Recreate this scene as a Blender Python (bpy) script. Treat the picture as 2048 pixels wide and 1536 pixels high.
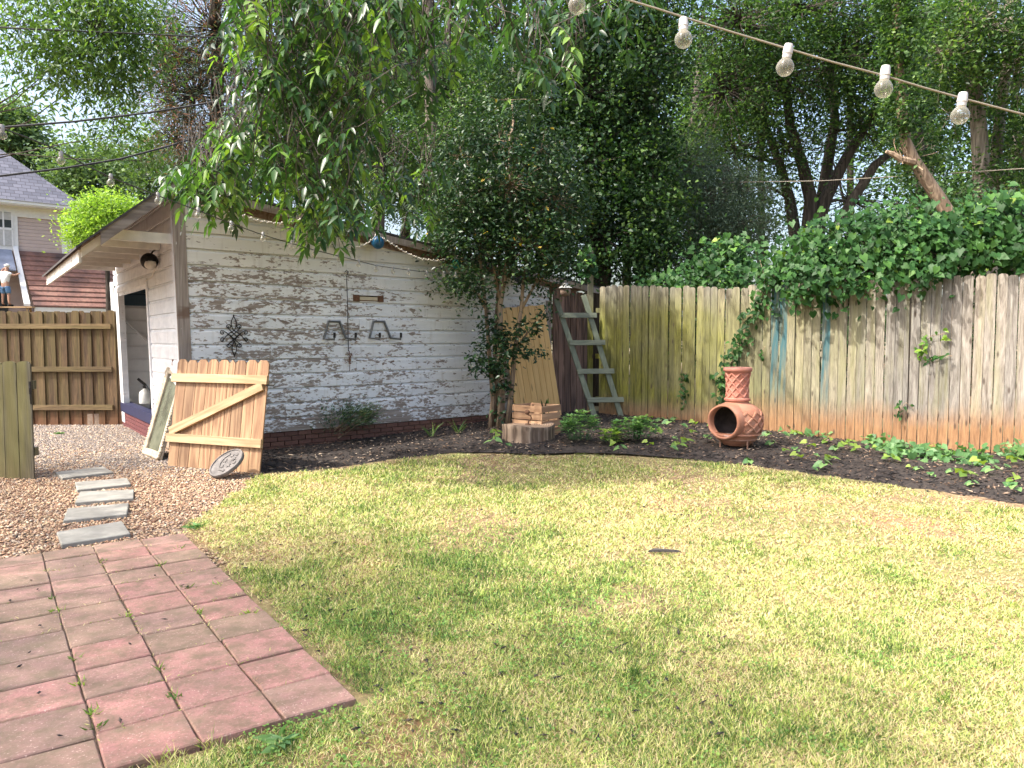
import bpy, math, random
import numpy as np
from mathutils import Vector, Matrix

for o in list(bpy.data.objects):
    bpy.data.objects.remove(o, do_unlink=True)
SC = bpy.context.scene
COL = SC.collection
random.seed(5)
RNG = np.random.default_rng(11)

# ------------------------------------------------------------------ camera, sky, sun, exposure
CAM_H = 1.55
F_PX, H_PX = 1500.0, 680.0
PITCH = math.atan((768 - H_PX) / F_PX)
cam = bpy.data.cameras.new('camera')
cam.sensor_fit = 'HORIZONTAL'
cam.sensor_width = 36.0
cam.lens = 36.0 * F_PX / 2048.0
cam.clip_start = 0.05
cam.clip_end = 2000
cam_o = bpy.data.objects.new('camera', cam)
COL.objects.link(cam_o)
cam_o.location = (0, 0, CAM_H)
cam_o.rotation_euler = (math.pi / 2 - PITCH, 0, 0)
SC.camera = cam_o

SUN = Vector((-0.56, -0.26, 0.82)).normalized()
world = bpy.data.worlds.new("World")
SC.world = world
world.use_nodes = True
wn = world.node_tree.nodes
wl = world.node_tree.links
bg = wn['Background']
sky = wn.new('ShaderNodeTexSky')
sky.sky_type = 'NISHITA'
sky.sun_disc = False
sky.sun_elevation = math.asin(SUN.z)
sky.sun_rotation = math.atan2(SUN.x, SUN.y)
sky.air_density = 1.0
sky.dust_density = 6.0
sky.ozone_density = 0.4
wl.new(sky.outputs[0], bg.inputs[0])
bg.inputs[1].default_value = 0.15

sun = bpy.data.lights.new('sun', 'SUN')
sun.energy = 2.2
sun.angle = math.radians(0.9)
sun.color = (1.0, 0.955, 0.88)
sun_o = bpy.data.objects.new('sun', sun)
COL.objects.link(sun_o)
sun_o.rotation_euler = (-SUN).to_track_quat('-Z', 'Y').to_euler()

SC.view_settings.view_transform = 'Standard'
SC.view_settings.look = 'None'
SC.view_settings.gamma = 1.0
SC.view_settings.use_curve_mapping = False
SC.view_settings.exposure = 1.68
SC.cycles.max_bounces = 8
SC.cycles.transparent_max_bounces = 12
SC.cycles.caustics_reflective = False
SC.cycles.caustics_refractive = False

# ------------------------------------------------------------------ placement helpers (photograph pixel -> point in the yard)
_c, _s = math.cos(PITCH), math.sin(PITCH)
def ray(x, y):
    a, b, c = x - 1024.0, F_PX, -(y - 768.0)
    return np.array([a, _c * b + _s * c, -_s * b + _c * c])
def gp(x, y, z=0.0):
    d = ray(x, y)
    t = (z - CAM_H) / d[2]
    return np.array([d[0] * t, d[1] * t, z])
def at(x, y, Y):
    d = ray(x, y)
    t = Y / d[1]
    return np.array([d[0] * t, Y, CAM_H + d[2] * t])

# ------------------------------------------------------------------ object helpers
def link(o):
    COL.objects.link(o)
    return o
def tag(o, label=None, cat=None, group=None, kind=None):
    if label: o['label'] = label
    if cat: o['category'] = cat
    if group: o['group'] = group
    if kind: o['kind'] = kind
    return o
def thing(name, label, cat, loc=(0, 0, 0), group=None, rot=None):
    o = link(bpy.data.objects.new(name, None))
    o.location = [float(v) for v in loc]
    if rot is not None: o.rotation_euler = rot
    o.empty_display_size = 0.1
    return tag(o, label, cat, group)
def attach(name, me, parent=None, m=None, loc=None, label=None):
    o = link(bpy.data.objects.new(name, me))
    if m is not None and not me.materials: me.materials.append(m)
    if parent is not None: o.parent = parent
    if loc is not None: o.location = [float(v) for v in loc]
    if label: o['label'] = label
    return o
def npmesh(name, V, faces_n, idx, smooth=False, attrs=None):
    """V (n,3), faces_n: verts per face (array), idx: flat corner list."""
    me = bpy.data.meshes.new(name)
    V = np.asarray(V, np.float32)
    me.vertices.add(len(V)); me.vertices.foreach_set('co', V.ravel())
    idx = np.asarray(idx, np.int32)
    me.loops.add(len(idx)); me.loops.foreach_set('vertex_index', idx)
    faces_n = np.asarray(faces_n, np.int32)
    st = np.zeros(len(faces_n), np.int32); st[1:] = np.cumsum(faces_n)[:-1]
    me.polygons.add(len(faces_n)); me.polygons.foreach_set('loop_start', st)
    if smooth: me.polygons.foreach_set('use_smooth', np.ones(len(faces_n), bool))
    me.update(calc_edges=True)
    if attrs:
        for k, v in attrs.items():
            a = me.attributes.new(k, 'FLOAT', 'POINT')
            a.data.foreach_set('value', np.asarray(v, np.float32))
    return me

class MB:
    def __init__(s):
        s.v = []; s.f = []
    def add(s, vs, fs):
        b = len(s.v)
        s.v += [tuple(float(c) for c in p) for p in vs]
        s.f += [tuple(b + i for i in f) for f in fs]
        return s
    def box(s, c, d, R=None, jit=0.0):
        x, y, z = d[0] / 2, d[1] / 2, d[2] / 2
        P = [(-x, -y, -z), (x, -y, -z), (x, y, -z), (-x, y, -z), (-x, -y, z), (x, -y, z), (x, y, z), (-x, y, z)]
        if jit: P = [tuple(q + random.uniform(-jit, jit) for q in p) for p in P]
        P = [Vector(p) for p in P]
        if R is not None: P = [R @ p for p in P]
        P = [p + Vector(c) for p in P]
        return s.add(P, [(0, 3, 2, 1), (4, 5, 6, 7), (0, 1, 5, 4), (1, 2, 6, 5), (2, 3, 7, 6), (3, 0, 4, 7)])
    def hexa(s, P):
        return s.add(P, [(0, 3, 2, 1), (4, 5, 6, 7), (0, 1, 5, 4), (1, 2, 6, 5), (2, 3, 7, 6), (3, 0, 4, 7)])
    def beam(s, a, b, wd, ht, up=(0, 0, 1)):
        a = Vector(a); b = Vector(b); d = (b - a); L = d.length; d.normalize()
        sd = d.cross(Vector(up)); sd.normalize(); uu = sd.cross(d)
        sd *= wd / 2; uu *= ht / 2
        P = [a - sd - uu, b - sd - uu, b + sd - uu, a + sd - uu, a - sd + uu, b - sd + uu, b + sd + uu, a + sd + uu]
        return s.hexa(P)
    def tube(s, pts, rad, seg=8, cap=True):
        pts = [Vector(p) for p in pts]
        n = len(pts)
        if not hasattr(rad, '__len__'): rad = [rad] * n
        prev = None; vs = []
        for i in range(n):
            t = (pts[min(i + 1, n - 1)] - pts[max(i - 1, 0)])
            if t.length < 1e-9: t = Vector((0, 0, 1))
            t.normalize()
            if prev is None:
                a = Vector((1, 0, 0)) if abs(t.x) < 0.8 else Vector((0, 1, 0))
                nx = t.cross(a).normalized()
            else:
                nx = (prev - t * prev.dot(t))
                nx = nx.normalized() if nx.length > 1e-6 else t.orthogonal().normalized()
            prev = nx; ny = t.cross(nx)
            for k in range(seg):
                an = 2 * math.pi * k / seg
                vs.append(pts[i] + (nx * math.cos(an) + ny * math.sin(an)) * rad[i])
        fs = []
        for i in range(n - 1):
            for k in range(seg):
                a = i * seg + k; b = i * seg + (k + 1) % seg
                fs.append((a, b, b + seg, a + seg))
        if cap:
            fs.append(tuple(range(seg - 1, -1, -1))); fs.append(tuple((n - 1) * seg + k for k in range(seg)))
        return s.add(vs, fs)
    def lathe(s, prof, seg=32, c=(0, 0, 0), cap=True, R=None):
        vs = []; fs = []; n = len(prof)
        for r, z in prof:
            for k in range(seg):
                a = 2 * math.pi * k / seg
                p = Vector((r * math.cos(a), r * math.sin(a), z))
                if R is not None: p = R @ p
                vs.append(p + Vector(c))
        for i in range(n - 1):
            for k in range(seg):
                a = i * seg + k; b = i * seg + (k + 1) % seg
                fs.append((a, b, b + seg, a + seg))
        if cap:
            fs.append(tuple(range(seg - 1, -1, -1))); fs.append(tuple((n - 1) * seg + k for k in range(seg)))
        return s.add(vs, fs)
    def prism(s, poly, vec):
        """poly: list of 3d points, extruded by vec."""
        n = len(poly); v = Vector(vec)
        P = [Vector(p) for p in poly] + [Vector(p) + v for p in poly]
        fs = [tuple(range(n - 1, -1, -1)), tuple(range(n, 2 * n))]
        for i in range(n):
            j = (i + 1) % n
            fs.append((i, j, j + n, i + n))
        return s.add(P, fs)
    def sphere(s, c, r, seg=12, rings=8, sc=(1, 1, 1)):
        prof = [(max(1e-4, r * math.sin(math.pi * i / rings)), -r * math.cos(math.pi * i / rings)) for i in range(rings + 1)]
        b = len(s.v)
        s.lathe(prof, seg)
        for i in range(b, len(s.v)):
            p = s.v[i]
            s.v[i] = (p[0] * sc[0] + c[0], p[1] * sc[1] + c[1], p[2] * sc[2] + c[2])
        return s
    def mesh(s, name, smooth=False, fn=None, bevel=0.0, auto=None):
        me = bpy.data.meshes.new(name)
        V = s.v if fn is None else [fn(*p) for p in s.v]
        me.from_pydata(V, [], s.f)
        if bevel:
            import bmesh
            bm = bmesh.new(); bm.from_mesh(me)
            bmesh.ops.recalc_face_normals(bm, faces=bm.faces)
            es = [e for e in bm.edges if len(e.link_faces) == 2 and e.calc_face_angle(0) > 0.6]
            bmesh.ops.bevel(bm, geom=es, offset=bevel, segments=1, affect='EDGES', profile=0.5)
            bm.to_mesh(me); bm.free()
        else:
            import bmesh
            bm = bmesh.new(); bm.from_mesh(me)
            bmesh.ops.recalc_face_normals(bm, faces=bm.faces)
            bm.to_mesh(me); bm.free()
        if smooth:
            me.polygons.foreach_set('use_smooth', [True] * len(me.polygons))
            if auto: me.set_sharp_from_angle(angle=auto)
        return me
    def build(s, name, m=None, parent=None, smooth=False, fn=None, bevel=0.0, loc=None, label=None, auto=None):
        me = s.mesh(name, smooth, fn, bevel, auto)
        return attach(name, me, parent, m, loc, label)

# ------------------------------------------------------------------ material helpers
class NT:
    def __init__(s, name):
        s.m = bpy.data.materials.new(name); s.m.use_nodes = True
        s.t = s.m.node_tree; s.n = s.t.nodes; s.l = s.t.links
        s.b = s.n['Principled BSDF']; s.out = s.n['Material Output']
    def node(s, t, **k):
        n = s.n.new(t)
        for a, v in k.items(): setattr(n, a, v)
        return n
    def L(s, a, b): s.l.new(a, b)
    def val(s, sock, v):
        if hasattr(v, 'is_output'): s.L(v, sock)
        else: sock.default_value = v
    def coord(s, kind='Object', rnd=True, scale=(1, 1, 1)):
        tc = s.node('ShaderNodeTexCoord'); o = tc.outputs[kind]
        mp = s.node('ShaderNodeMapping'); mp.inputs['Scale'].default_value = scale
        if rnd:
            oi = s.node('ShaderNodeObjectInfo')
            mu = s.node('ShaderNodeVectorMath', operation='SCALE'); mu.inputs[0].default_value = (37.1, 61.7, 83.3)
            s.L(oi.outputs['Random'], mu.inputs['Scale'])
            ad = s.node('ShaderNodeVectorMath', operation='ADD'); s.L(o, ad.inputs[0]); s.L(mu.outputs[0], ad.inputs[1]); o = ad.outputs[0]
        s.L(o, mp.inputs[0])
        return mp.outputs[0]
    def pos(s):
        return s.node('ShaderNodeNewGeometry').outputs['Position']
    def map(s, vec, scale, loc=(0, 0, 0)):
        mp = s.node('ShaderNodeMapping'); mp.inputs['Scale'].default_value = scale; mp.inputs['Location'].default_value = loc
        s.L(vec, mp.inputs[0]); return mp.outputs[0]
    def noise(s, vec, scale=5, detail=4, rough=0.55, dist=0.0):
        n = s.node('ShaderNodeTexNoise'); n.inputs['Scale'].default_value = scale; n.inputs['Detail'].default_value = detail
        n.inputs['Roughness'].default_value = rough; n.inputs['Distortion'].default_value = dist
        s.L(vec, n.inputs['Vector']); return n.outputs['Fac']
    def voro(s, vec, scale=5, out='Distance', feat='F1'):
        n = s.node('ShaderNodeTexVoronoi', feature=feat); n.inputs['Scale'].default_value = scale
        s.L(vec, n.inputs['Vector']); return n.outputs[out]
    def ramp(s, fac, stops, interp='LINEAR'):
        r = s.node('ShaderNodeValToRGB'); r.color_ramp.interpolation = interp
        el = r.color_ramp.elements
        while len(el) < len(stops): el.new(0.5)
        for e, (p, c) in zip(el, stops):
            e.position = p
            e.color = (c, c, c, 1) if not hasattr(c, '__len__') else (*c, 1)
        s.L(fac, r.inputs[0]); return r.outputs[0]
    def mix(s, fac, a, b, mode='MIX'):
        n = s.node('ShaderNodeMix', data_type='RGBA', blend_type=mode)
        s.val(n.inputs[0], fac)
        for sk, v in ((n.inputs[6], a), (n.inputs[7], b)):
            if hasattr(v, 'is_output'): s.L(v, sk)
            else: sk.default_value = (*v, 1)
        return n.outputs[2]
    def math(s, op, a, b=0.0, c=0.0, clamp=False):
        n = s.node('ShaderNodeMath', operation=op, use_clamp=clamp)
        for i, v in enumerate((a, b, c)): s.val(n.inputs[i], v)
        return n.outputs[0]
    def mr(s, v, a, b, c=0.0, d=1.0):
        n = s.node('ShaderNodeMapRange', interpolation_type='SMOOTHSTEP')
        s.L(v, n.inputs[0])
        for i, q in enumerate((a, b, c, d)): n.inputs[i + 1].default_value = q
        return n.outputs[0]
    def sep(s, v):
        n = s.node('ShaderNodeSeparateXYZ'); s.L(v, n.inputs[0]); return n.outputs
    def attr(s, k):
        return s.node('ShaderNodeAttribute', attribute_name=k).outputs['Fac']
    def rnd(s):
        return s.node('ShaderNodeObjectInfo').outputs['Random']
    def bump(s, h, strength=0.3, dist=0.01, prev=None):
        n = s.node('ShaderNodeBump'); n.inputs['Strength'].default_value = strength; n.inputs['Distance'].default_value = dist
        s.L(h, n.inputs['Height'])
        if prev is not None: s.L(prev, n.inputs['Normal'])
        s.L(n.outputs[0], s.b.inputs['Normal']); return n.outputs[0]
    def done(s, color=None, rough=0.7, metal=0.0, spec=None):
        if color is not None:
            if hasattr(color, 'is_output'): s.L(color, s.b.inputs['Base Color'])
            else: s.b.inputs['Base Color'].default_value = (*color, 1)
        s.val(s.b.inputs['Roughness'], rough); s.val(s.b.inputs['Metallic'], metal)
        if spec is not None: s.b.inputs['Specular IOR Level'].default_value = spec
        return s.m

def mat_plain(name, color, rough=0.6, metal=0.0, var=0.15, scale=8.0, bump=0.1):
    t = NT(name); v = t.coord('Object')
    n = t.noise(v, scale, 5)
    c = t.mix(t.ramp(n, [(0.3, 0.0), (0.7, 1.0)]), tuple(x * (1 - var) for x in color), tuple(min(1, x * (1 + var)) for x in color))
    if bump: t.bump(t.noise(v, scale * 6, 4), bump, 0.004)
    return t.done(c, rough, metal)

def mat_leaf(name, stops, rough=0.42, trans=0.3, spec=0.5, tcol=1.6):
    t = NT(name)
    a = t.attr('rnd')
    c = t.ramp(a, stops)
    t.done(c, rough, 0, spec)
    tr = t.node('ShaderNodeBsdfTranslucent')
    t.L(t.mix(1.0, c, (tcol, tcol * 1.05, tcol * 0.45), 'MULTIPLY'), tr.inputs['Color'])
    mx = t.node('ShaderNodeMixShader'); mx.inputs[0].default_value = trans
    t.L(t.b.outputs[0], mx.inputs[1]); t.L(tr.outputs[0], mx.inputs[2]); t.L(mx.outputs[0], t.out.inputs['Surface'])
    return t.m

def mat_wood(name, dark, light, axis='Z', rough=0.75, contrast=1.0, knots=True, grain=1.0, bump=0.25, tint=0.25):
    """Long grained wood; grain along the local axis."""
    t = NT(name)
    sc = {'X': (0.7, 9, 9), 'Y': (9, 0.7, 9), 'Z': (9, 9, 0.7)}[axis]
    v = t.coord('Object', True, sc)
    n1 = t.noise(v, 1.6 * grain, 4, 0.6, 1.2)
    low = t.noise(v, 0.55 * grain, 2, 0.5, 0.4)
    rings = t.math('MULTIPLY_ADD', t.math('SINE', t.math('MULTIPLY', low, 42.0)), 0.5, 0.5)
    fine = t.noise(v, 9 * grain, 3, 0.7)
    f = t.math('MULTIPLY_ADD', rings, 0.30, t.math('MULTIPLY_ADD', n1, 0.45, t.math('MULTIPLY', fine, 0.30)))
    f = t.ramp(f, [(0.5 - 0.22 / contrast, 0.0), (0.5 + 0.22 / contrast, 1.0)])
    c = t.mix(f, dark, light)
    hv = t.node('ShaderNodeHueSaturation')
    t.L(c, hv.inputs['Color'])
    t.L(t.math('MULTIPLY_ADD', t.rnd(), tint, 1.0 - tint / 2), hv.inputs['Value'])
    c = hv.outputs[0]
    if knots:
        sk = {'X': (0.9, 4, 4), 'Y': (4, 0.9, 4), 'Z': (4, 4, 0.9)}[axis]
        kv = t.voro(t.coord('Object', True, sk), 1.3)
        k = t.ramp(kv, [(0.04, 1.0), (0.11, 0.0)])
        c = t.mix(t.math('MULTIPLY', k, 0.75), c, tuple(x * 0.35 for x in dark))
    t.bump(f, bump, 0.006)
    return t.done(c, rough)

# ---- noise in numpy, for scattering
_P = RNG.permutation(4096)
def vnoise(x, y, s=1.0, seed=0):
    x = np.asarray(x) * s + seed * 17.3; y = np.asarray(y) * s + seed * 9.1
    xi = np.floor(x).astype(int); yi = np.floor(y).astype(int); xf = x - xi; yf = y - yi
    xf = xf * xf * (3 - 2 * xf); yf = yf * yf * (3 - 2 * yf)
    def h(a, b): return _P[(_P[(a + seed * 31) % 4096] + b) % 4096] / 4095.0
    return (h(xi, yi) * (1 - xf) + h(xi + 1, yi) * xf) * (1 - yf) + (h(xi, yi + 1) * (1 - xf) + h(xi + 1, yi + 1) * xf) * yf
def fbm(x, y, s=1.0, seed=0, o=4):
    r = 0; a = 0.5; t = 0
    for i in range(o):
        r = r + a * vnoise(x, y, s * 2 ** i, seed + i); t += a; a *= 0.55
    return r / t
def in_poly(x, y, poly):
    x = np.asarray(x); y = np.asarray(y); r = np.zeros(x.shape, bool); n = len(poly)
    for i in range(n):
        x0, y0 = poly[i]; x1, y1 = poly[(i + 1) % n]
        cond = ((y0 > y) != (y1 > y)) & (x < (x1 - x0) * (y - y0) / ((y1 - y0) + 1e-12) + x0)
        r ^= cond
    return r
def unit(v):
    return v / (np.linalg.norm(v, axis=-1, keepdims=True) + 1e-9)
def rdir(n):
    return unit(RNG.normal(size=(n, 3)))

# ---- leaves
def leaf_mesh(name, P, D, N, Ln, Wd, rnd, fold=0.25, kind='kite', droop=0.0):
    """one real small blade per leaf: P base, D direction, N rough upward normal."""
    n = len(P); D = unit(D); S = unit(np.cross(D, N)); N2 = np.cross(S, D)
    Ln = np.broadcast_to(Ln, (n,))[:, None]; Wd = np.broadcast_to(Wd, (n,))[:, None]
    if kind == 'kite':
        m = P + D * Ln * 0.45 + N2 * Wd * fold
        V = np.stack([P, m + S * Wd * 0.5, P + D * Ln, m - S * Wd * 0.5], 1).reshape(-1, 3)
        b = np.arange(n)[:, None] * 4
        idx = np.concatenate([b + [0, 1, 2], b + [0, 2, 3]], 1).ravel()
        fn = np.full(2 * n, 3); k = 4
    elif kind == 'long':
        G = np.array([0, 0, -1.0])
        def pt(t): return P + D * Ln * t + G * Ln * droop * t * t
        a, c, e = pt(0.3), pt(0.65), pt(1.0)
        up = N2 * Wd * fold
        V = np.stack([P, a + S * Wd * .5 + up, a, a - S * Wd * .5 + up, c + S * Wd * .36 + up * .7, c, c - S * Wd * .36 + up * .7, e], 1).reshape(-1, 3)
        b = np.arange(n)[:, None] * 8
        f = [[0, 1, 2], [0, 2, 3], [1, 4, 5], [1, 5, 2], [2, 5, 6], [2, 6, 3], [4, 7, 5], [5, 7, 6]]
        idx = np.concatenate([b + q for q in f], 1).ravel(); fn = np.full(8 * n, 3); k = 8
    elif kind == 'heart':
        up = N2 * Wd * fold
        c = P + D * Ln * 0.12
        V = np.stack([c, P - D * Ln * .08 + S * Wd * .28 + up * .6, P + D * Ln * .28 + S * Wd * .52 + up, P + D * Ln * .65 + S * Wd * .3 + up * .6, P + D * Ln - N2 * Ln * .12,
                      P + D * Ln * .65 - S * Wd * .3 + up * .6, P + D * Ln * .28 - S * Wd * .52 + up, P - D * Ln * .08 - S * Wd * .28 + up * .6, P + D * Ln * .5], 1).reshape(-1, 3)
        b = np.arange(n)[:, None] * 9
        f = [[0, 1, 2], [0, 2, 8], [8, 2, 3], [8, 3, 4], [8, 4, 5], [8, 5, 6], [0, 8, 6], [0, 6, 7]]
        idx = np.concatenate([b + q for q in f], 1).ravel(); fn = np.full(8 * n, 3); k = 9
    return npmesh(name, V, fn, idx, smooth=(kind != 'kite'), attrs={'rnd': np.repeat(rnd, k)})

def blobs(ells, ncl, per, spread, squash=0.7, seedgap=None, shell=0.35):
    """cluster centres inside ellipsoids (c, r, weight), then leaf points around each."""
    C = []
    wt = np.array([e[2] if len(e) > 2 else e[1][0] * e[1][1] * e[1][2] for e in ells], float); wt /= wt.sum()
    ch = RNG.choice(len(ells), ncl, p=wt)
    d = rdir(ncl); r = (shell + (1 - shell) * RNG.random(ncl) ** 0.5)[:, None]
    cc = np.array([e[0] for e in ells])[ch]; rr = np.array([e[1] for e in ells])[ch]
    C = cc + d * r * rr
    sz = spread * (0.5 + RNG.random(ncl))
    P = np.repeat(C, per, 0) + RNG.normal(size=(ncl * per, 3)) * np.repeat(sz, per)[:, None] * np.array([1, 1, squash])
    return C, P, ch

def crown(parent, name, m, P, Ln, ratio=0.5, hang=0.5, kind='kite', fold=0.2, tone=None, origin=(0, 0, 0), up=0.8, droop=0.0):
    n = len(P)
    D = rdir(n); D[:, 2] = D[:, 2] * 0.6 - hang
    N = rdir(n) * 0.9 + np.array([0, 0, up])
    L_ = Ln * (0.6 + 0.7 * RNG.random(n))
    r = RNG.random(n) if tone is None else np.clip(tone, 0, 1)
    me = leaf_mesh(name, P - np.array(origin), D, N, L_, L_ * ratio, r, fold, kind, droop)
    return attach(name, me, parent, m)

def limb(a, b, n=6, wob=0.15, sag=0.0):
    a = np.array(a, float); b = np.array(b, float); L = np.linalg.norm(b - a); out = []
    off = np.zeros(3)
    for i in range(n):
        t = i / (n - 1)
        off = off + RNG.normal(size=3) * wob * L / n * (0 if i in (0,) else 1)
        out.append(a + (b - a) * t + off * (1 - t * 0.6) + np.array([0, 0, sag * math.sin(math.pi * t)]))
    return out

# ------------------------------------------------------------------ ground, lawn, gravel, mulch
def mat_ground():
    t = NT('bare_earth'); p = t.pos()
    n = t.noise(p, 0.35, 5)
    c = t.ramp(n, [(0.3, (0.20, 0.12, 0.07)), (0.5, (0.16, 0.13, 0.07)), (0.7, (0.11, 0.12, 0.05))])
    t.bump(t.noise(p, 30, 4), 0.5, 0.02)
    return t.done(c, 0.95)
def mat_lawn():
    t = NT('dry_lawn_base'); p = t.pos()
    a = t.noise(p, 0.9, 5, 0.6); b = t.noise(p, 14, 4, 0.7); cl = t.noise(t.map(p, (1, 1, 1), (7, 3, 0)), 0.55, 4, 0.6)
    c = t.ramp(b, [(0.3, (0.12, 0.075, 0.042)), (0.5, (0.25, 0.165, 0.09)), (0.7, (0.40, 0.30, 0.17))])
    c = t.mix(t.ramp(a, [(0.42, 0.0), (0.65, 0.65)]), c, (0.20, 0.22, 0.06))
    c = t.mix(t.ramp(cl, [(0.6, 0.0), (0.74, 0.8)]), c, (0.36, 0.17, 0.09))
    t.bump(t.noise(p, 90, 4, 0.7), 0.7, 0.012)
    return t.done(c, 0.95)
def mat_gravel():
    t = NT('pea_gravel_base'); p = t.pos()
    v = t.voro(p, 42, 'Color'); d = t.voro(p, 42, 'Distance')
    s = t.sep(v)[0]
    c = t.ramp(s, [(0.0, (0.34, 0.18, 0.11)), (0.35, (0.48, 0.30, 0.19)), (0.7, (0.58, 0.44, 0.30)), (1.0, (0.36, 0.31, 0.27))])
    c = t.mix(t.ramp(d, [(0.25, 0.0), (0.6, 0.8)]), c, (0.12, 0.07, 0.045))
    g = t.noise(p, 0.7, 3)
    t.bump(d, 0.8, -0.02)
    return t.done(t.mix(t.math('MULTIPLY', g, 0.35), c, (0.25, 0.22, 0.2)), 0.9)
def mat_mulch():
    t = NT('dark_mulch_base'); p = t.pos()
    n = t.noise(t.map(p, (1, 1.6, 1)), 22, 5, 0.7)
    c = t.ramp(n, [(0.35, (0.012, 0.010, 0.009)), (0.55, (0.045, 0.033, 0.027)), (0.72, (0.12, 0.085, 0.06))])
    t.bump(n, 1.0, 0.03)
    return t.done(c, 0.9)

tag(MB().add([(-700, -60, -0.02), (700, -60, -0.02), (700, 900, -0.02), (-700, 900, -0.02)], [(0, 1, 2, 3)]).build('ground', mat_ground()), kind='structure')

A0 = gp(372, 917)
UX = np.array([1776, 1500.0]) / 2324.7
WX = np.array([-1084, 1500.0]) / 1850.7
def shw(x, y, z=0.0):
    """shed frame -> world"""
    q = A0[:2] + UX * (x - 0.022 * z) + WX * y
    return np.array([q[0], q[1], z])
F0 = np.array([1.62, 13.95]); F1 = gp(2048, 915)[:2]
FD = (F1 - F0) / np.linalg.norm(F1 - F0)
FN = np.array([FD[1], -FD[0]])          # towards the yard
if FN[1] > 0: FN = -FN

edge = None
def sm(a, b, v):
    t = np.clip((v - a) / (b - a), 0, 1); return t * t * (3 - 2 * t)
def edge_dist(x, y):
    r = np.full(np.shape(x), 9.0)
    for a, b in zip(edge[:-1], edge[1:]):
        ab = b - a; L2 = ab @ ab
        t_ = np.clip(((x - a[0]) * ab[0] + (y - a[1]) * ab[1]) / L2, 0, 1)
        r = np.minimum(r, np.hypot(x - a[0] - ab[0] * t_, y - a[1] - ab[1] * t_))
    return r
def bed_h(x, y):
    """the bed climbs gently towards the corner of shed and fence"""
    x = np.asarray(x, float); y = np.asarray(y, float)
    d = np.hypot(x - 1.6, y - 14.1)
    e = edge_dist(x, y) + 0.10 * (fbm(x, y, 5.0, 6) - 0.5)
    return 0.16 * sm(6.0, 0.8, d) + 0.02 * fbm(x, y, 3.0, 3) * sm(.2, .8, e) - 0.028 + 0.034 * sm(0.0, 0.22, e)
edge_px = [(480, 946), (525, 947), (600, 945), (700, 934), (800, 918), (900, 906), (1000, 907), (1060, 911), (1150, 909), (1250, 911), (1360, 918), (1480, 928), (1600, 946), (1700, 962), (1800, 977), (1900, 990), (1980, 1003), (2048, 1014), (2200, 1045)]
edge = [gp(*p)[:2] for p in edge_px]
pat_T = gp(367, 1071)[:2]; pat_B = gp(715, 1405)[:2]
PD = (pat_B - pat_T) / np.linalg.norm(pat_B - pat_T)
PL = np.array([PD[1], -PD[0]])
if PL[0] > 0: PL = -PL                  # towards the left
PLEN = np.linalg.norm(pat_B - pat_T)

lawn_poly0 = [tuple(gp(525, 947)[:2]), tuple(gp(470, 985)[:2]), tuple(gp(425, 1010)[:2]), tuple(gp(395, 1045)[:2]), tuple(pat_T), tuple(pat_B), tuple(pat_B + PL * 3.4), tuple(pat_B + PL * 3.4 + PD * 4), (2, -3), (9, -3), (11.5, 6.0)] + [tuple(e) for e in edge[::-1][:-1]]
lawn_under = lawn_poly0[:-len(edge) + 1] + [tuple(e + np.array([0.02, 0.28])) for e in edge[::-1][:-1]]
lawn_poly = lawn_poly0
bed_poly = [tuple(e) for e in edge] + [(F1[0] + FD[0] * 4 + .3, F1[1] + FD[1] * 4 + .3), (F0[0] + .1, F0[1] + .4), tuple(shw(6.5, 0.3)[:2]), tuple(shw(0.1, 0.05)[:2])]
def sheet(name, m, poly, z, step, hf=None):
    """a gridded sheet cut to a polygon"""
    import bmesh
    bm = bmesh.new()
    vs = [bm.verts.new((p[0], p[1], 0)) for p in poly]
    bm.faces.new(vs)
    xs = [p[0] for p in poly]; ys = [p[1] for p in poly]
    for ax, lo, hi in ((0, min(xs), max(xs)), (1, min(ys), max(ys))):
        k = lo + step
        while k < hi:
            co = [0, 0, 0]; co[ax] = k; no = [0, 0, 0]; no[ax] = 1
            bmesh.ops.bisect_plane(bm, geom=bm.verts[:] + bm.edges[:] + bm.faces[:], plane_co=co, plane_no=no)
            k += step
    bmesh.ops.triangulate(bm, faces=bm.faces[:])
    for v in bm.verts:
        v.co.z = z + (float(hf(v.co.x, v.co.y)) if hf else 0)
    bmesh.ops.recalc_face_normals(bm, faces=bm.faces)
    if sum(f.normal.z for f in bm.faces) < 0: bmesh.ops.reverse_faces(bm, faces=bm.faces)
    me = bpy.data.meshes.new(name); bm.to_mesh(me); bm.free()
    me.polygons.foreach_set('use_smooth', [True] * len(me.polygons))
    return tag(attach(name, me, None, m), kind='structure')
grav_poly = [tuple(gp(525, 947)[:2]), tuple(shw(0.6, 0.15)[:2]), tuple(shw(0.0, 0.2)[:2]), tuple(shw(0.0, 5.3)[:2]), (-14, 14.2), (-14, 2.5), tuple(pat_T + PL * 7), tuple(pat_T + PL * 7 + PD * 1.0), tuple(pat_T + PD * 1.0), tuple(pat_T), tuple(gp(395, 1045)[:2]), tuple(gp(425, 1010)[:2]), tuple(gp(470, 985)[:2])]
sheet('lawn', mat_lawn(), lawn_under, -0.006, 1.0, lambda x, y: 0.012 * (fbm(x, y, 0.8, 9) - 0.5))
sheet('gravel_path', mat_gravel(), grav_poly, -0.012, 1.5)
sheet('mulch_bed', mat_mulch(), bed_poly, 0.004, 0.3, bed_h)

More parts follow.
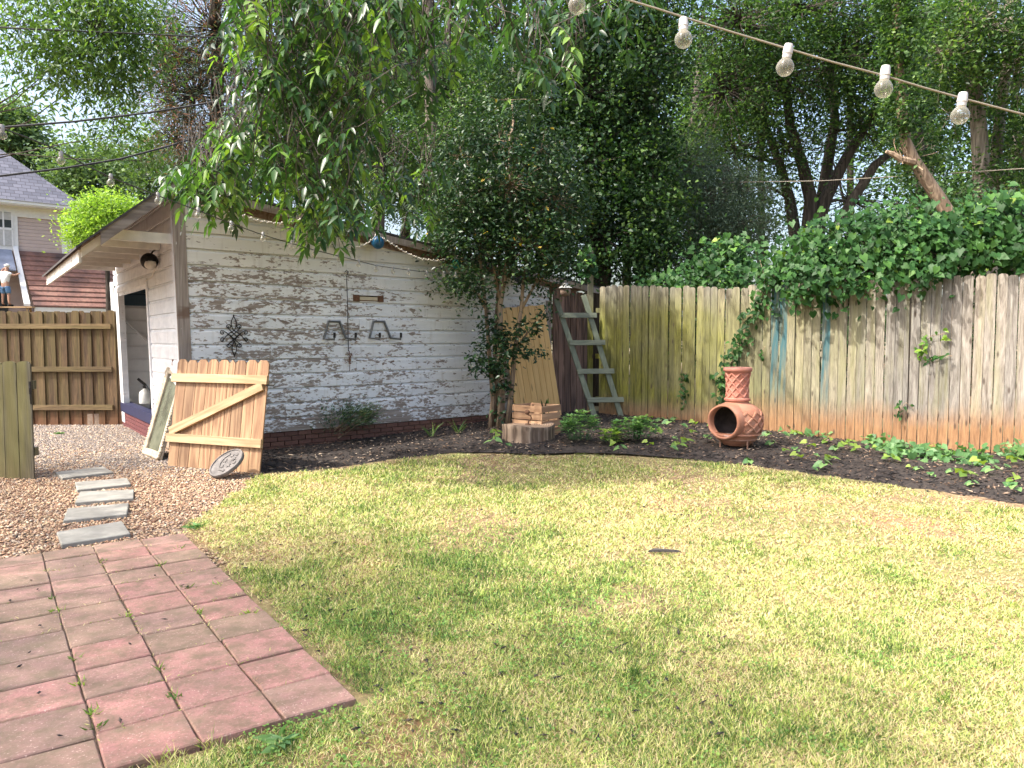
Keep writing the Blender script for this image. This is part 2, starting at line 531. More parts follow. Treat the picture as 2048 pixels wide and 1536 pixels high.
# pebbles, chips and grass as real geometry
def octs(name, P, S, rnd, rotz, m, flat=0.6, jitter=0.25):
    n = len(P)
    base = np.array([[1, 0, 0], [0, 1, 0], [-1, 0, 0], [0, -1, 0], [0, 0, 1], [0, 0, -1]], float)
    V = base[None] * (1 + jitter * RNG.normal(size=(n, 6, 1)))
    V = V * S[:, None, :]
    c, s = np.cos(rotz), np.sin(rotz)
    X = V[..., 0] * c[:, None] - V[..., 1] * s[:, None]; Y = V[..., 0] * s[:, None] + V[..., 1] * c[:, None]
    tx = RNG.normal(size=n) * 0.25
    V = np.stack([X + P[:, None, 0], Y + P[:, None, 1], V[..., 2] + tx[:, None] * X + P[:, None, 2]], -1).reshape(-1, 3)
    f = [[0, 1, 4], [1, 2, 4], [2, 3, 4], [3, 0, 4], [1, 0, 5], [2, 1, 5], [3, 2, 5], [0, 3, 5]]
    b = np.arange(n)[:, None] * 6
    idx = np.concatenate([b + q for q in f], 1).ravel()
    return npmesh(name, V, np.full(8 * n, 3), idx, attrs={'rnd': np.repeat(rnd, 6)})
def scatter_px(n, x0, x1, y0, y1, poly, near_bias=0.0, hf=None, jit=0.0):
    """points spread evenly over the ground inside the polygon's part of the yard that the photograph covers"""
    a = gp(x0, y1); 
    Y = np.sqrt(RNG.random(n) * (gp(1024, y0)[1] ** 2 - gp(1024, y1)[1] ** 2) + gp(1024, y1)[1] ** 2) if near_bias == 0 else None
    if near_bias:
        lo, hi = gp(1024, y1)[1], gp(1024, y0)[1]
        Y = lo * (hi / lo) ** RNG.random(n)
    px = x0 + (x1 - x0) * RNG.random(n)
    X = (px - 1024) / F_PX * Y * 1.0
    jx = jit * 2.4 * (fbm(X, Y, 3.2, 61) - .5) if jit else 0; jy = jit * 2.4 * (fbm(X, Y, 3.2, 67) - .5) if jit else 0
    k = in_poly(X + jx, Y + jy, poly)
    X, Y = X[k], Y[k]
    Z = hf(X, Y) if hf is not None else np.zeros(len(X))
    return np.stack([X, Y, Z], 1)

t = NT('pebble_stone'); tc = t.ramp(t.attr('rnd'), [(0.0, (0.18, 0.095, 0.06)), (0.25, (0.34, 0.205, 0.125)), (0.6, (0.50, 0.37, 0.23)), (0.72, (0.36, 0.29, 0.23)), (0.82, (0.17, 0.15, 0.145)), (0.94, (0.30, 0.27, 0.25)), (1.0, (0.60, 0.50, 0.38))])
M_PEB = t.done(tc, 0.8)
P = scatter_px(125000, -480, 560, 835, 1130, grav_poly, jit=.22)
n = len(P); S = (0.0075 + 0.0095 * RNG.random((n, 1))) * np.array([[1.25, 0.9, 0.6]]) * (0.8 + 0.4 * RNG.random((n, 3)))
P[:, 2] = -0.010 + 0.010 * RNG.random(n)
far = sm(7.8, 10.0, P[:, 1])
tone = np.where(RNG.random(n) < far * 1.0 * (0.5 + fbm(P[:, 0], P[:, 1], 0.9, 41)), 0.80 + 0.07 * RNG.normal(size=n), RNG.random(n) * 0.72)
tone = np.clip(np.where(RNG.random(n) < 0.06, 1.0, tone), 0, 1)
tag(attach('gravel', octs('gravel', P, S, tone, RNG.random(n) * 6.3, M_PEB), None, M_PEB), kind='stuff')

t = NT('mulch_chip'); tc = t.ramp(t.attr('rnd'), [(0.0, (0.010, 0.009, 0.009)), (0.45, (0.028, 0.022, 0.020)), (0.7, (0.075, 0.052, 0.040)), (0.86, (0.17, 0.105, 0.065)), (0.95, (0.28, 0.20, 0.14)), (1.0, (0.42, 0.33, 0.24))])
M_CHIP = t.done(tc, 0.75)
P = scatter_px(58000, 480, 2750, 800, 1150, bed_poly, hf=bed_h)
n = len(P); S = np.stack([0.020 + 0.038 * RNG.random(n) ** 2, 0.006 + 0.008 * RNG.random(n), 0.005 + 0.006 * RNG.random(n)], 1)
P[:, 2] += 0.004 + 0.020 * RNG.random(n)
lightish = sm(3.0, 0.5, np.abs(P[:, 0] + 0.9)) * 0.25
tag(attach('mulch', octs('mulch', P, S, np.clip(RNG.random(n) ** 1.3 + lightish * RNG.random(n), 0, 1), RNG.random(n) * 6.3, M_CHIP), None, M_CHIP), kind='stuff')

def green(x, y):
    """how green the turf is: sparse straw in the middle, greener clover towards the near left and far edges"""
    g = fbm(x, y, 0.7, 21) * 0.7 + fbm(x, y, 2.6, 25) * 0.9 + fbm(x, y, 9.0, 27) * 0.3 - 0.56
    g = g + 0.30 * sm(2.2, 0.6, np.hypot(np.asarray(x) + 0.2, (np.asarray(y) - 3.9) * 0.9)) + 0.18 * sm(8.2, 10.2, y) * sm(1.0, -2.5, x)
    return np.clip(g, 0, 1)
lawn_blades = [(p[0], p[1]) for p in lawn_poly]
P = scatter_px(830000, -200, 2850, 896, 1680, lawn_blades, near_bias=1, jit=.16)
P = P[~in_poly(P[:, 0], P[:, 1], [tuple(pat_T + PL * .0 + PD * .01), tuple(pat_B - PD * .01), tuple(pat_B + PL * 6), tuple(pat_T + PL * 6)])]
bare = fbm(P[:, 0], P[:, 1], 0.8, 51)
def pat_dist(x, y):
    q = np.stack([x, y], 1) - pat_T; a_ = q @ PD; b_ = -(q @ PL)
    return np.where(b_ > 0, np.hypot(np.maximum(b_, 0), np.maximum(a_ - PLEN, 0)), np.maximum(a_ - PLEN, 0))
keep = RNG.random(len(P)) < np.clip(1.5 - 1.3 * sm(0.50, 0.72, bare), 0.35, 1) * (0.12 + 0.88 * sm(0.0, 0.16, pat_dist(P[:, 0], P[:, 1]) + .10 * (fbm(P[:, 0], P[:, 1], 6, 33) - .5))) * (0.2 + 0.8 * sm(0.0, 0.25, edge_dist(P[:, 0], P[:, 1]) + .16 * (fbm(P[:, 0], P[:, 1], 4, 37) - .5)))
P = P[keep]; n = len(P)
g = green(P[:, 0], P[:, 1])
tone = np.clip(g * 0.70 + 0.20 + RNG.normal(size=n) * 0.25, 0, 1)
scale = np.clip(P[:, 1] / 4.5, 0.8, 1.9)
Ln = (0.018 + 0.022 * RNG.random(n)) * (0.8 + 0.5 * g) * scale ** 0.5
Wd = 0.0027 * scale * (0.8 + 0.5 * RNG.random(n))
az = RNG.random(n) * 6.283; el = 0.15 + 1.0 * RNG.random(n) ** 1.2 * (0.5 + 0.7 * g)
D = np.stack([np.cos(az) * np.cos(el), np.sin(az) * np.cos(el), np.sin(el)], 1)
Sx = unit(np.stack([-np.sin(az) + .3 * RNG.normal(size=n), np.cos(az) + .3 * RNG.normal(size=n), 0.3 * RNG.normal(size=n)], 1))
P[:, 2] = 0.0
V = np.stack([P - Sx * Wd[:, None], P + Sx * Wd[:, None], P + D * Ln[:, None]], 1).reshape(-1, 3)
me = npmesh('grass', V, np.full(n, 3), np.arange(3 * n), attrs={'rnd': np.repeat(tone, 3)})
M_GRASS = mat_leaf('turf_blade', [(0.0, (0.34, 0.21, 0.12)), (0.12, (0.52, 0.39, 0.23)), (0.34, (0.66, 0.57, 0.33)), (0.5, (0.50, 0.53, 0.175)), (0.64, (0.33, 0.42, 0.095)), (0.82, (0.11, 0.20, 0.04)), (1.0, (0.04, 0.11, 0.025))], 0.6, 0.2, 0.2, 1.15)
tag(attach('grass', me, None, M_GRASS), kind='stuff')

# small clover among the blades
P = scatter_px(120000, -200, 2850, 905, 1680, lawn_blades, near_bias=1)
keep = RNG.random(len(P)) < np.clip((green(P[:, 0], P[:, 1]) - 0.42) * 3, 0, 1) * np.clip((fbm(P[:, 0], P[:, 1], 3.5, 77) - 0.42) * 5, 0, 1)
P = P[keep]; n = len(P); P[:, 2] = 0.008 + 0.014 * RNG.random(n)
D = rdir(n); D[:, 2] *= 0.3
M_CLOV = mat_leaf('clover_leaf', [(0.0, (0.11, 0.22, 0.05)), (0.5, (0.16, 0.30, 0.07)), (1.0, (0.24, 0.36, 0.08))], 0.5, 0.25, 0.3)
Lc = 0.010 + 0.008 * RNG.random(n)
me = leaf_mesh('clover', P, D, np.array([0, 0, 1.0]) + rdir(n) * 0.5, Lc, Lc * 0.95, RNG.random(n), 0.1)
tag(attach('clover', me, None, M_CLOV), kind='stuff')
# rougher tufts and dry stalks standing out of the turf
T_ = scatter_px(420, -100, 2700, 905, 1600, lawn_blades, near_bias=1)
T_ = T_[RNG.random(len(T_)) < .25 + .75 * (fbm(T_[:, 0], T_[:, 1], 1.1, 91) > .5)]
P = np.repeat(T_, 26, 0) + RNG.normal(size=(len(T_) * 26, 3)) * [.022, .022, 0]; n = len(P)
az = RNG.random(n) * 6.283; D = np.stack([np.cos(az) * .7, np.sin(az) * .7, .5 + RNG.random(n)], 1)
me = leaf_mesh('grass_tufts', P, D, rdir(n), (.025 + .045 * RNG.random(n)) * np.repeat(.6 + .7 * RNG.random(len(T_)), 26), .0042, np.clip(np.repeat(.35 + .6 * RNG.random(len(T_)), 26) + RNG.normal(size=n) * .12, 0, 1), .1)
tag(attach('grass_tufts', me, None, M_GRASS), kind='stuff')

# ------------------------------------------------------------------ patio of red pavers
def mat_paver():
    t = NT('red_concrete_paver')
    r = t.rnd(); v = t.coord('Object')
    c = t.ramp(r, [(0.0, (0.32, 0.155, 0.13)), (0.2, (0.37, 0.185, 0.16)), (0.4, (0.27, 0.165, 0.13)), (0.6, (0.25, 0.165, 0.12)), (0.8, (0.33, 0.185, 0.155)), (1.0, (0.20, 0.135, 0.11))])
    spk = t.noise(v, 75, 3, 0.7)
    c = t.mix(t.ramp(spk, [(0.5, 0.0), (0.68, 0.75)]), c, (0.22, 0.12, 0.10))
    c = t.mix(t.ramp(t.noise(v, 95, 2), [(0.62, 0.0), (0.70, 0.7)]), c, (0.62, 0.45, 0.38))
    st = t.noise(v, 6, 5, 0.7, 0.8)
    c = t.mix(t.ramp(st, [(0.45, 0.0), (0.72, 0.6)]), c, (0.27, 0.19, 0.13))
    c = t.mix(t.ramp(t.noise(v, 3.3, 3), [(0.58, 0.0), (0.7, 0.55)]), c, (0.20, 0.14, 0.105))
    g_ = t.sep(v)
    ex = t.math('MAXIMUM', t.math('ABSOLUTE', g_[0]), t.math('ABSOLUTE', g_[1]))
    ms = t.math('MULTIPLY', t.mr(ex, 0.115, 0.158), t.ramp(t.noise(v, 9, 4, .7), [(.4, 0), (.65, .75)]))
    c = t.mix(ms, c, (0.13, 0.105, 0.06))
    b = t.bump(spk, 0.5, 0.003)
    return t.done(c, 0.85)
M_PAV = mat_paver()
PQ = [pat_T + PD * .01, pat_T + PL * 6 + PD * .01, pat_B + PL * 6 - PD * .01, pat_B - PD * .01]
tag(MB().add([(q[0], q[1], .006) for q in PQ], [(0, 1, 2, 3)]).build('joint_sand', mat_plain('gritty_joint_sand', (.13, .095, .065), .95, 0, .5, 30, .6)), kind='structure')
patio = thing('patio', None, None, (0, 0, 0)); patio['kind'] = 'structure'
ys = [0, .27, .545, .817, 1.107, 1.44, 1.756, 2.077, 2.393, 2.722, 3.066, 3.364]
ys = [q * PLEN / ys[-1] for q in ys]
CW = 0.318
def paver_mesh(w, h):
    b = MB()
    q = [(-w / 2, -h / 2), (w / 2, -h / 2), (w / 2, h / 2), (-w / 2, h / 2)]
    q = [(x + random.uniform(-.005, .005), y + random.uniform(-.005, .005)) for x, y in q]
    e = 0.006
    b.add([(x, y, -0.05) for x, y in q] + [(x, y, -e) for x, y in q] + [(x - math.copysign(e, x), y - math.copysign(e, y), 0) for x, y in q],
          [(0, 1, 5, 4), (1, 2, 6, 5), (2, 3, 7, 6), (3, 0, 4, 7), (4, 5, 9, 8), (5, 6, 10, 9), (6, 7, 11, 10), (7, 4, 8, 11), (8, 9, 10, 11)])
    return b
_pm = {}
ang = math.atan2(PL[1], PL[0])
for ci in range(8):
    sh = random.uniform(-.018, .018) if ci else 0
    for ri in range(11):
        y0, y1 = ys[ri] + sh, ys[ri + 1] + sh
        h = y1 - y0 - 0.010
        key = (round(h, 2), random.randint(0, 2))
        if key not in _pm: _pm[key] = paver_mesh(CW - 0.008, key[0]).mesh('paver')
        q = pat_T + PL * (CW * (ci + 0.5)) + PD * ((y0 + y1) / 2)
        if q[0] < -6.5 or q[1] < 1.5: continue
        o = attach('paver', _pm[key], patio, M_PAV, (q[0], q[1], 0.023 + random.uniform(-.005, .005)))
        # local x runs along the rows
        o.rotation_euler = (random.uniform(-.009, .009), random.uniform(-.009, .009), ang + random.choice((0, math.pi)) + random.uniform(-.006, .006))

# ------------------------------------------------------------------ stepping stones
def mat_slab():
    t = NT('grey_stone_slab'); v = t.coord('Object')
    c = t.ramp(t.noise(v, 6, 5, 0.6), [(0.3, (0.17, 0.165, 0.145)), (0.55, (0.26, 0.255, 0.225)), (0.75, (0.37, 0.355, 0.31))])
    c = t.mix(t.ramp(t.noise(v, 60, 3), [(0.55, 0), (0.7, 0.5)]), c, (0.22, 0.21, 0.19))
    t.bump(t.noise(v, 40, 4), 0.3, 0.004)
    return t.done(c, 0.85)
M_SLAB = mat_slab()
stones = [([(113, 1064), (244, 1042), (261, 1067), (123, 1089)], 'grey stepping stone touching the patio edge, nearest the red pavers'),
          ([(135, 1017), (258, 1006), (254, 1028), (126, 1041)], 'grey stepping stone second from the red patio'),
          ([(160, 983), (268, 979), (267, 996), (150, 1005)], 'pale stepping stone in the middle of the row of five'),
          ([(150, 964), (254, 956), (262, 968), (154, 980)], 'grey stepping stone second from the near gate boards'),
          ([(111, 944), (207, 933), (227, 944), (125, 956)], 'sandy stepping stone farthest from the patio, half sunk in gravel')]
for q, lab in stones:
    pts = [gp(*p, 0.025) for p in q]
    c = sum(pts) / 4
    b = MB().prism([(p[0] - c[0], p[1] - c[1], -0.035) for p in pts], (0, 0, 0.04))
    tag(b.build('stepping_stone', M_SLAB, None, bevel=0.006, loc=(c[0], c[1], 0.022)), lab, 'stepping stone', 'stepping stones across the gravel')

# ------------------------------------------------------------------ the shed
def mat_peel(name, bias=0.0, grain='X', top_beige=True, vertical=False):
    t = NT(name)
    tc = t.node('ShaderNodeTexCoord'); ob = tc.outputs['Object']
    s = t.sep(ob)
    oi = t.node('ShaderNodeObjectInfo')
    off = t.node('ShaderNodeVectorMath', operation='SCALE'); off.inputs[0].default_value = (31, 17, 23); t.L(oi.outputs['Random'], off.inputs['Scale'])
    ad = t.node('ShaderNodeVectorMath', operation='ADD'); t.L(ob, ad.inputs[0]); t.L(off.outputs[0], ad.inputs[1])
    v = ad.outputs[0]
    sc = (2.3, 3, 9) if not vertical else (9, 9, 1.6)
    sc2 = (13, 14, 38) if not vertical else (40, 40, 8)
    a = t.noise(t.map(v, sc), 1.0, 5, 0.62, 0.6)
    b = t.noise(t.map(v, sc2), 1.0, 4, 0.65, 0.3)
    big = t.noise(t.map(ob, (0.55, 0.55, 0.9)), 1.0, 3, 0.5)
    vc = t.sep(t.voro(t.map(v, (17, 20, 40) if not vertical else (40, 40, 17)), 1.0, 'Color'))[0]
    m = t.math('MULTIPLY_ADD', a, 0.52, t.math('MULTIPLY_ADD', b, 0.46, t.math('MULTIPLY', vc, 0.12)))
    if not vertical:
        zz = s['Z'] if hasattr(s, '__getitem__') and not isinstance(s, list) else s[2]
        up = t.mr(s[2], 2.35, 2.8, 0.0, 0.11)            # sound paint under the eaves
        rt = t.mr(s[0], 2.2, 4.6, 0.0, 0.075)
        lo = t.mr(s[2], 0.35, 0.7, 0.07, 0.0)
        m = t.math('ADD', m, t.math('SUBTRACT', t.math('SUBTRACT', lo, up), rt))
        m = t.math('MULTIPLY_ADD', big, 0.22, m)
        m = t.math('ADD', m, -0.122 + bias)
    else:
        m = t.math('MULTIPLY_ADD', big, 0.2, m); m = t.math('ADD', m, -0.05 + bias)
    mask = t.ramp(m, [(0.545, 0.0), (0.565, 1.0)])
    wood = t.ramp(t.noise(t.map(v, (2, 6, 60) if not vertical else (60, 60, 2)), 1, 4, 0.6), [(0.3, (0.17, 0.13, 0.11)), (0.5, (0.275, 0.23, 0.20)), (0.7, (0.36, 0.315, 0.285))])
    wood = t.mix(t.ramp(t.noise(t.map(v, (1.2, 3, 5)), 1, 3), [(0.6, 0), (0.72, 0.8)]), wood, (0.13, 0.075, 0.05))
    paint = t.mix(t.ramp(t.noise(t.map(v, (1, 2, 6)), 2, 4), [(0.3, 0), (0.7, 1)]), (0.65, 0.67, 0.70), (0.80, 0.81, 0.83))
    if top_beige:
        paint = t.mix(t.mr(s[2], 2.0, 3.1, 0.0, 0.65), paint, (0.62, 0.57, 0.47))
        paint = t.mix(t.mr(s[0], 3.4, 5.0, 0.0, 0.35), paint, (0.58, 0.53, 0.45))
    dirt = t.noise(t.map(v, (14, 14, 2.0)), 1, 3)
    paint = t.mix(t.ramp(dirt, [(0.56, 0), (0.75, 0.35)]), paint, (0.36, 0.32, 0.27))
    c = t.mix(mask, paint, wood)
    t.bump(t.math('SUBTRACT', 1.0, mask), 0.55, 0.004)
    return t.done(c, t.math('MULTIPLY_ADD', mask, 0.3, 0.55))
M_PEEL = mat_peel('peeling_white_paint')
M_TRIM = mat_peel('flaking_corner_trim', 0.115, top_beige=False, vertical=True)
M_WHITE = mat_peel('white_shed_paint', -0.13, top_beige=False)
M_INNER = mat_plain('inner_white_board', (0.82, 0.81, 0.80), 0.6, 0, 0.08, 4)
M_SOFFIT = mat_plain('soffit_paint', (0.68, 0.65, 0.60), 0.7, 0, 0.15, 6)
M_SHEATH = mat_wood('brown_sheathing', (0.10, 0.06, 0.045), (0.24, 0.16, 0.125), 'Y', 0.8)
M_RAKE = mat_wood('grey_rake_wood', (0.13, 0.105, 0.09), (0.30, 0.26, 0.23), 'X', 0.8, tint=0.1)
M_SHING = mat_plain('dark_shingle', (0.055, 0.05, 0.05), 0.9, 0, 0.3, 20, 0.5)
M_BLUE = mat_plain('blue_paint', (0.012, 0.015, 0.055), 0.6, 0, 0.3, 10)
M_TEAL = mat_plain('teal_shadow_board', (0.05, 0.09, 0.12), 0.7)  # plain dark teal of the upper inner boards
def mat_brick(name, a, b, paint=None):
    t = NT(name); v = t.coord('Object')
    c = t.mix(t.rnd(), a, b)
    c = t.mix(t.ramp(t.noise(v, 40, 4), [(0.4, 0), (0.7, 0.6)]), c, tuple(x * 0.55 for x in a))
    t.bump(t.noise(v, 60, 4), 0.4, 0.004)
    return t.done(c, 0.9)
M_BRICK = mat_brick('red_brick', (0.13, 0.06, 0.045), (0.20, 0.095, 0.068))
M_MAROON = mat_brick('maroon_painted_brick', (0.11, 0.03, 0.035), (0.15, 0.045, 0.045))
M_MORTAR = mat_plain('mortar', (0.30, 0.22, 0.16), 0.95, 0, 0.2, 30, 0.4)

shed = thing('shed', 'old white shed with peeling clapboards, a steep left eave and an open side door', 'shed', (A0[0], A0[1], 0), rot=(0, 0, math.atan2(UX[1], UX[0])))
_cu = UX @ WX; _su = math.sqrt(1 - _cu * _cu)
def SF(x, y, z):                         # shed frame with its lean and its not quite square corner
    return (x - 0.022 * z + y * _cu, y * _su, z)
def sb(name, b, m, parent=None, **k):
    return b.build(name, m, parent or shed, fn=SF, **k)
D_SH = 5.15; ZPK = 3.50; XR = 6.52
XPK = 0.0
def zroof(x): return ZPK - (x - XPK) * (ZPK - 2.50) / 7.71      # underside of right slope
def zleft(x): return ZPK + (x - XPK) * (ZPK - 2.60) / 1.10
EXP = 0.2075
def board_prof(y, z, h, th=0.027):
    return [(y, z), (y - th, z), (y - th, z + h * .80), (y - th * .45, z + h * .93), (y - th * .4, z + h), (y, z + h)]
def siding(b, x0, x1, x0t, x1t, z, h, y=0.0):
    pr = board_prof(y, z, h)
    n = len(pr)
    vs = [(x0 + (x0t - x0) * (q[1] - z) / h, q[0], q[1]) for q in pr] + [(x1 + (x1t - x1) * (q[1] - z) / h, q[0], q[1]) for q in pr]
    fs = [tuple(range(n)), tuple(range(2 * n - 1, n - 1, -1))] + [(i, i + n, (i + 1) % n + n, (i + 1) % n) for i in range(n)]
    return b.add(vs, fs)
random.seed(21)
z = 0.255; row = 0
XW = 0.10
while z < ZPK - 0.02:
    h = EXP - 0.011
    x1 = min(XR, (ZPK + 0.02 - z) / ((ZPK - 2.50) / 7.71)); x1t = min(XR, max(0.12, (ZPK + 0.02 - z - h) / ((ZPK - 2.50) / 7.71)))
    cuts = [XW]
    if x1 > 2.2:
        k = random.uniform(1.0, 2.6) if row % 2 else random.uniform(2.0, 4.2)
        while k < x1 - 0.6:
            cuts.append(k); k += random.uniform(1.8, 3.4)
    cuts.append(x1)
    for i in range(len(cuts) - 1):
        last = i == len(cuts) - 2
        a, c = cuts[i], cuts[i + 1]
        b = MB(); dy = random.uniform(-.002, .002)
        siding(b, a + (0.0012 if i else 0), c - (0 if last else 0.0012), a + (0.0012 if i else 0), (x1t if last else c - 0.0012), z + random.uniform(-.002, .002), h, dy)
        sb('board', b, M_PEEL)
    z += EXP; row += 1
# wall core behind the boards, inner walls, floor
b = MB()
b.hexa([(0.03, 0.005, 0.25), (XR, 0.005, 0.25), (XR, 0.09, 0.25), (0.03, 0.09, 0.25), (0.03, 0.005, ZPK - .03), (XR, 0.005, zroof(XR) - .03), (XR, 0.09, zroof(XR) - .03), (0.03, 0.09, ZPK - .03)])
sb('wall', b, M_WHITE)
if 0: b = MB().hexa([(XR - .1, 0.1, 0.0), (XR, 0.1, 0.0), (XR, D_SH, 0.0), (XR - .1, D_SH, 0.0), (XR - .1, 0.1, 2.55), (XR, 0.1, 2.55), (XR, D_SH, 2.55), (XR - .1, D_SH, 2.55)])
sb('floor', MB().box((3.2, 2.6, 0.20), (6.1, 4.9, 0.10)), mat_plain('pale_concrete_floor', (.55, .54, .52), .8))
z = 0.27; 
while z < 3.0:                            # back wall seen through the door
    b = MB(); siding(b, 0.05, 3.0, 0.05, 3.0, z, 0.236, D_SH - 0.05)
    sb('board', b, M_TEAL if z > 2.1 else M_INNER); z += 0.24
sb('wall', MB().box((1.55, D_SH, 1.4), (3.0, 0.08, 2.7)), M_WHITE)
b = MB().beam((0.02, D_SH - .11, 2.05), (1.05, D_SH - .11, 0.95), 0.03, 0.10, (0, 1, 0))
sb('brace', b, M_INNER)
# side wall with the door opening
def sideboard(y0, y1, z, h, name='board'):
    b = MB()
    pr = board_prof(0.0, z, h)
    n = len(pr)
    vs = [(q[0] + 0.02, y0, q[1]) for q in pr] + [(q[0] + 0.02, y1, q[1]) for q in pr]
    fs = [tuple(range(n)), tuple(range(2 * n - 1, n - 1, -1))] + [(i, i + n, (i + 1) % n + n, (i + 1) % n) for i in range(n)]
    b.add(vs, fs)
    return sb(name, b, M_WHITE)
YD0, YD1, ZH = 1.98, 4.62, 2.40
z = 0.255
while z < 3.40:
    if z + EXP < ZH + 0.02: sideboard(0.02, YD0, z, EXP - .004)
    else: sideboard(0.02, D_SH - 0.02, z, EXP - .004)
    z += EXP
sb('wall', MB().box((0.07, YD0 / 2 + .02, 1.45), (0.06, YD0 - .04, 2.4)).box((0.07, D_SH / 2, 2.95), (0.06, D_SH - .1, 0.9)), M_WHITE)
sb('door_post', MB().box((0.03, 4.885, 1.25), (0.10, 0.53, 2.38)), M_WHITE)
sb('corner_board', MB().box((0.0, D_SH - 0.002, 1.36), (0.13, 0.03, 2.5)).box((-0.025, D_SH - .06, 1.36), (0.03, 0.10, 2.5)), M_WHITE)
sb('door_frame', MB().box((-0.012, YD0 - .02, 1.33), (0.03, 0.09, 2.14)).box((-0.014, (YD0 + YD1) / 2, ZH + .03), (0.03, YD1 - YD0 + .1, 0.08)), M_WHITE)
sb('door_sill', MB().box((0.05, (YD0 + YD1) / 2 + .2, 0.335), (0.16, YD1 - YD0 + .55, 0.16)), M_BLUE)
sb('corner_board', MB().hexa([(-0.03, -0.036, 0.24), (0.125, -0.036, 0.24), (0.125, -0.003, 0.24), (-0.03, -0.003, 0.24), (-0.03, -0.036, 3.44), (0.125, -0.036, 3.46), (0.125, -0.003, 3.46), (-0.03, -0.003, 3.44)]), M_TRIM)
sb('corner_board', MB().box((-0.018, 0.055, 1.82), (0.024, 0.11, 3.15)), M_WHITE)
sb('corner_board', MB().box((XR - .03, -0.034, 1.25), (0.11, 0.025, 2.05)), M_TRIM)
# brick footing
sb('footing', MB().box((XR / 2, 0.06, 0.11), (XR - .02, 0.07, 0.27)).box((0.07, D_SH / 2, 0.11), (0.07, D_SH - .1, 0.27)), M_MORTAR)
bk = MB().box((0, 0, 0), (0.196, 0.07, 0.058)).mesh('brick', bevel=0.003)
def brick(x, y, z, m, rz=0, nm=None):
    p = SF(x, y, z)
    o = attach('brick', bk if m is M_BRICK else bk2, shed, m, p); o.rotation_euler = (0, 0, rz)
bk2 = bk.copy(); bk2.materials.clear()
for r in range(4):
    zz = 0.010 + r * 0.068
    k = 0.10 + (0.10 if r % 2 else 0)
    while k < 6.3:
        brick(k, 0.020 + random.uniform(-.002, .002), zz, M_BRICK); k += 0.208
    k = 2.2 + (0.10 if r % 2 else 0)
    while k < 5.0:
        p = brick(0.022, k, zz, M_MAROON, math.atan2(_su, _cu)); k += 0.208
# roof
LEN0, LEN1 = -0.16, 4.75
def rslab(x0, z0, x1, z1, y0, y1, t0, t1):
    return [(x0, y0, z0 + t0), (x1, y0, z1 + t0), (x1, y1, z1 + t0), (x0, y1, z0 + t0), (x0, y0, z0 + t1), (x1, y0, z1 + t1), (x1, y1, z1 + t1), (x0, y1, z0 + t1)]
XE, ZE = -1.10, 2.60
sb('roof', MB().hexa(rslab(-0.02, ZPK + .02, 7.75, zroof(7.75), LEN0, D_SH + .1, 0.045, 0.075)).hexa(rslab(XE - .05, zleft(XE - .05), 0.0, ZPK, LEN0 - .02, LEN1 + .05, 0.055, 0.085)), M_SHING)
nb = 7
for i in range(nb):                        # sheathing boards of both slopes
    a, c = XE * (i + 0.02) / nb, XE * (i + 0.97) / nb
    sb('sheathing_board', MB().hexa(rslab(c, zleft(c), a, zleft(a), LEN0 + .03, LEN1, 0.028, 0.052)), M_SHEATH)
k = 0.02
while k < 7.6:
    sb('sheathing_board', MB().hexa(rslab(k, zroof(k), min(7.7, k + .29), zroof(min(7.7, k + .29)), LEN0 + .03, D_SH, 0.02, 0.043)), M_SHEATH); k += 0.3
sb('rake_board', MB().hexa(rslab(XE + .22, zleft(XE + .22), 0.0, ZPK, LEN0, LEN0 + .03, -0.10, 0.054)), M_RAKE)
sb('rake_board', MB().hexa(rslab(0.01, ZPK, 7.72, zroof(7.72), LEN0, LEN0 + .03, -0.055, 0.044)), M_TRIM)
sb('rake_board', MB().hexa(rslab(0.13, zroof(.13), XR, zroof(XR), -0.032, -0.024, -0.14, 0.019)), M_SHEATH)
ny = 7
for i in range(ny):
    y = 0.03 + i * (LEN1 - .12) / (ny - 1)
    x0 = XE + (.26 if i == 0 else 0.04)
    sb('rafter', MB().hexa(rslab(XE + .03, zleft(XE + .03), -0.03, zleft(-.03), y, y + .045, -0.085, 0.027)), M_SOFFIT)
    sb('lookout', MB().box((-0.36 - .02, y + .07, 2.85), (0.72, 0.035, 0.13)), M_SOFFIT)
    if i < ny - 1:
        yy = (LEN1 - .12) / (ny - 1)
        sb('eave_block', MB().hexa([(XE + .0, y + .05, zleft(XE) - .12), (XE + .03, y + .05, zleft(XE) - .12), (XE + .03, y + yy - .01, zleft(XE) - .12), (XE, y + yy - .01, zleft(XE) - .12),
                                    (XE + .0, y + .05, zleft(XE) + .026), (XE + .03, y + .05, zleft(XE) + .026), (XE + .03, y + yy - .01, zleft(XE) + .026), (XE, y + yy - .01, zleft(XE) + .026)]), M_SOFFIT)

def wallpt(x, y, off=0.0):
    """point of the photograph on the shed's front plane, world"""
    d = ray(x, y); nn = np.array([WX[1], -WX[0]]); un = np.array([-UX[1], UX[0]])
    base = A0[:2] + WX * off
    t_ = (base @ un) / (d[:2] @ un)
    return np.array([d[0] * t_, d[1] * t_, CAM_H + d[2] * t_])
WN = np.array([UX[1], -UX[0], 0.0])        # out of the front wall, towards the lawn
U3 = np.array([UX[0], UX[1], 0.0])
shed_rz = math.atan2(UX[1], UX[0])
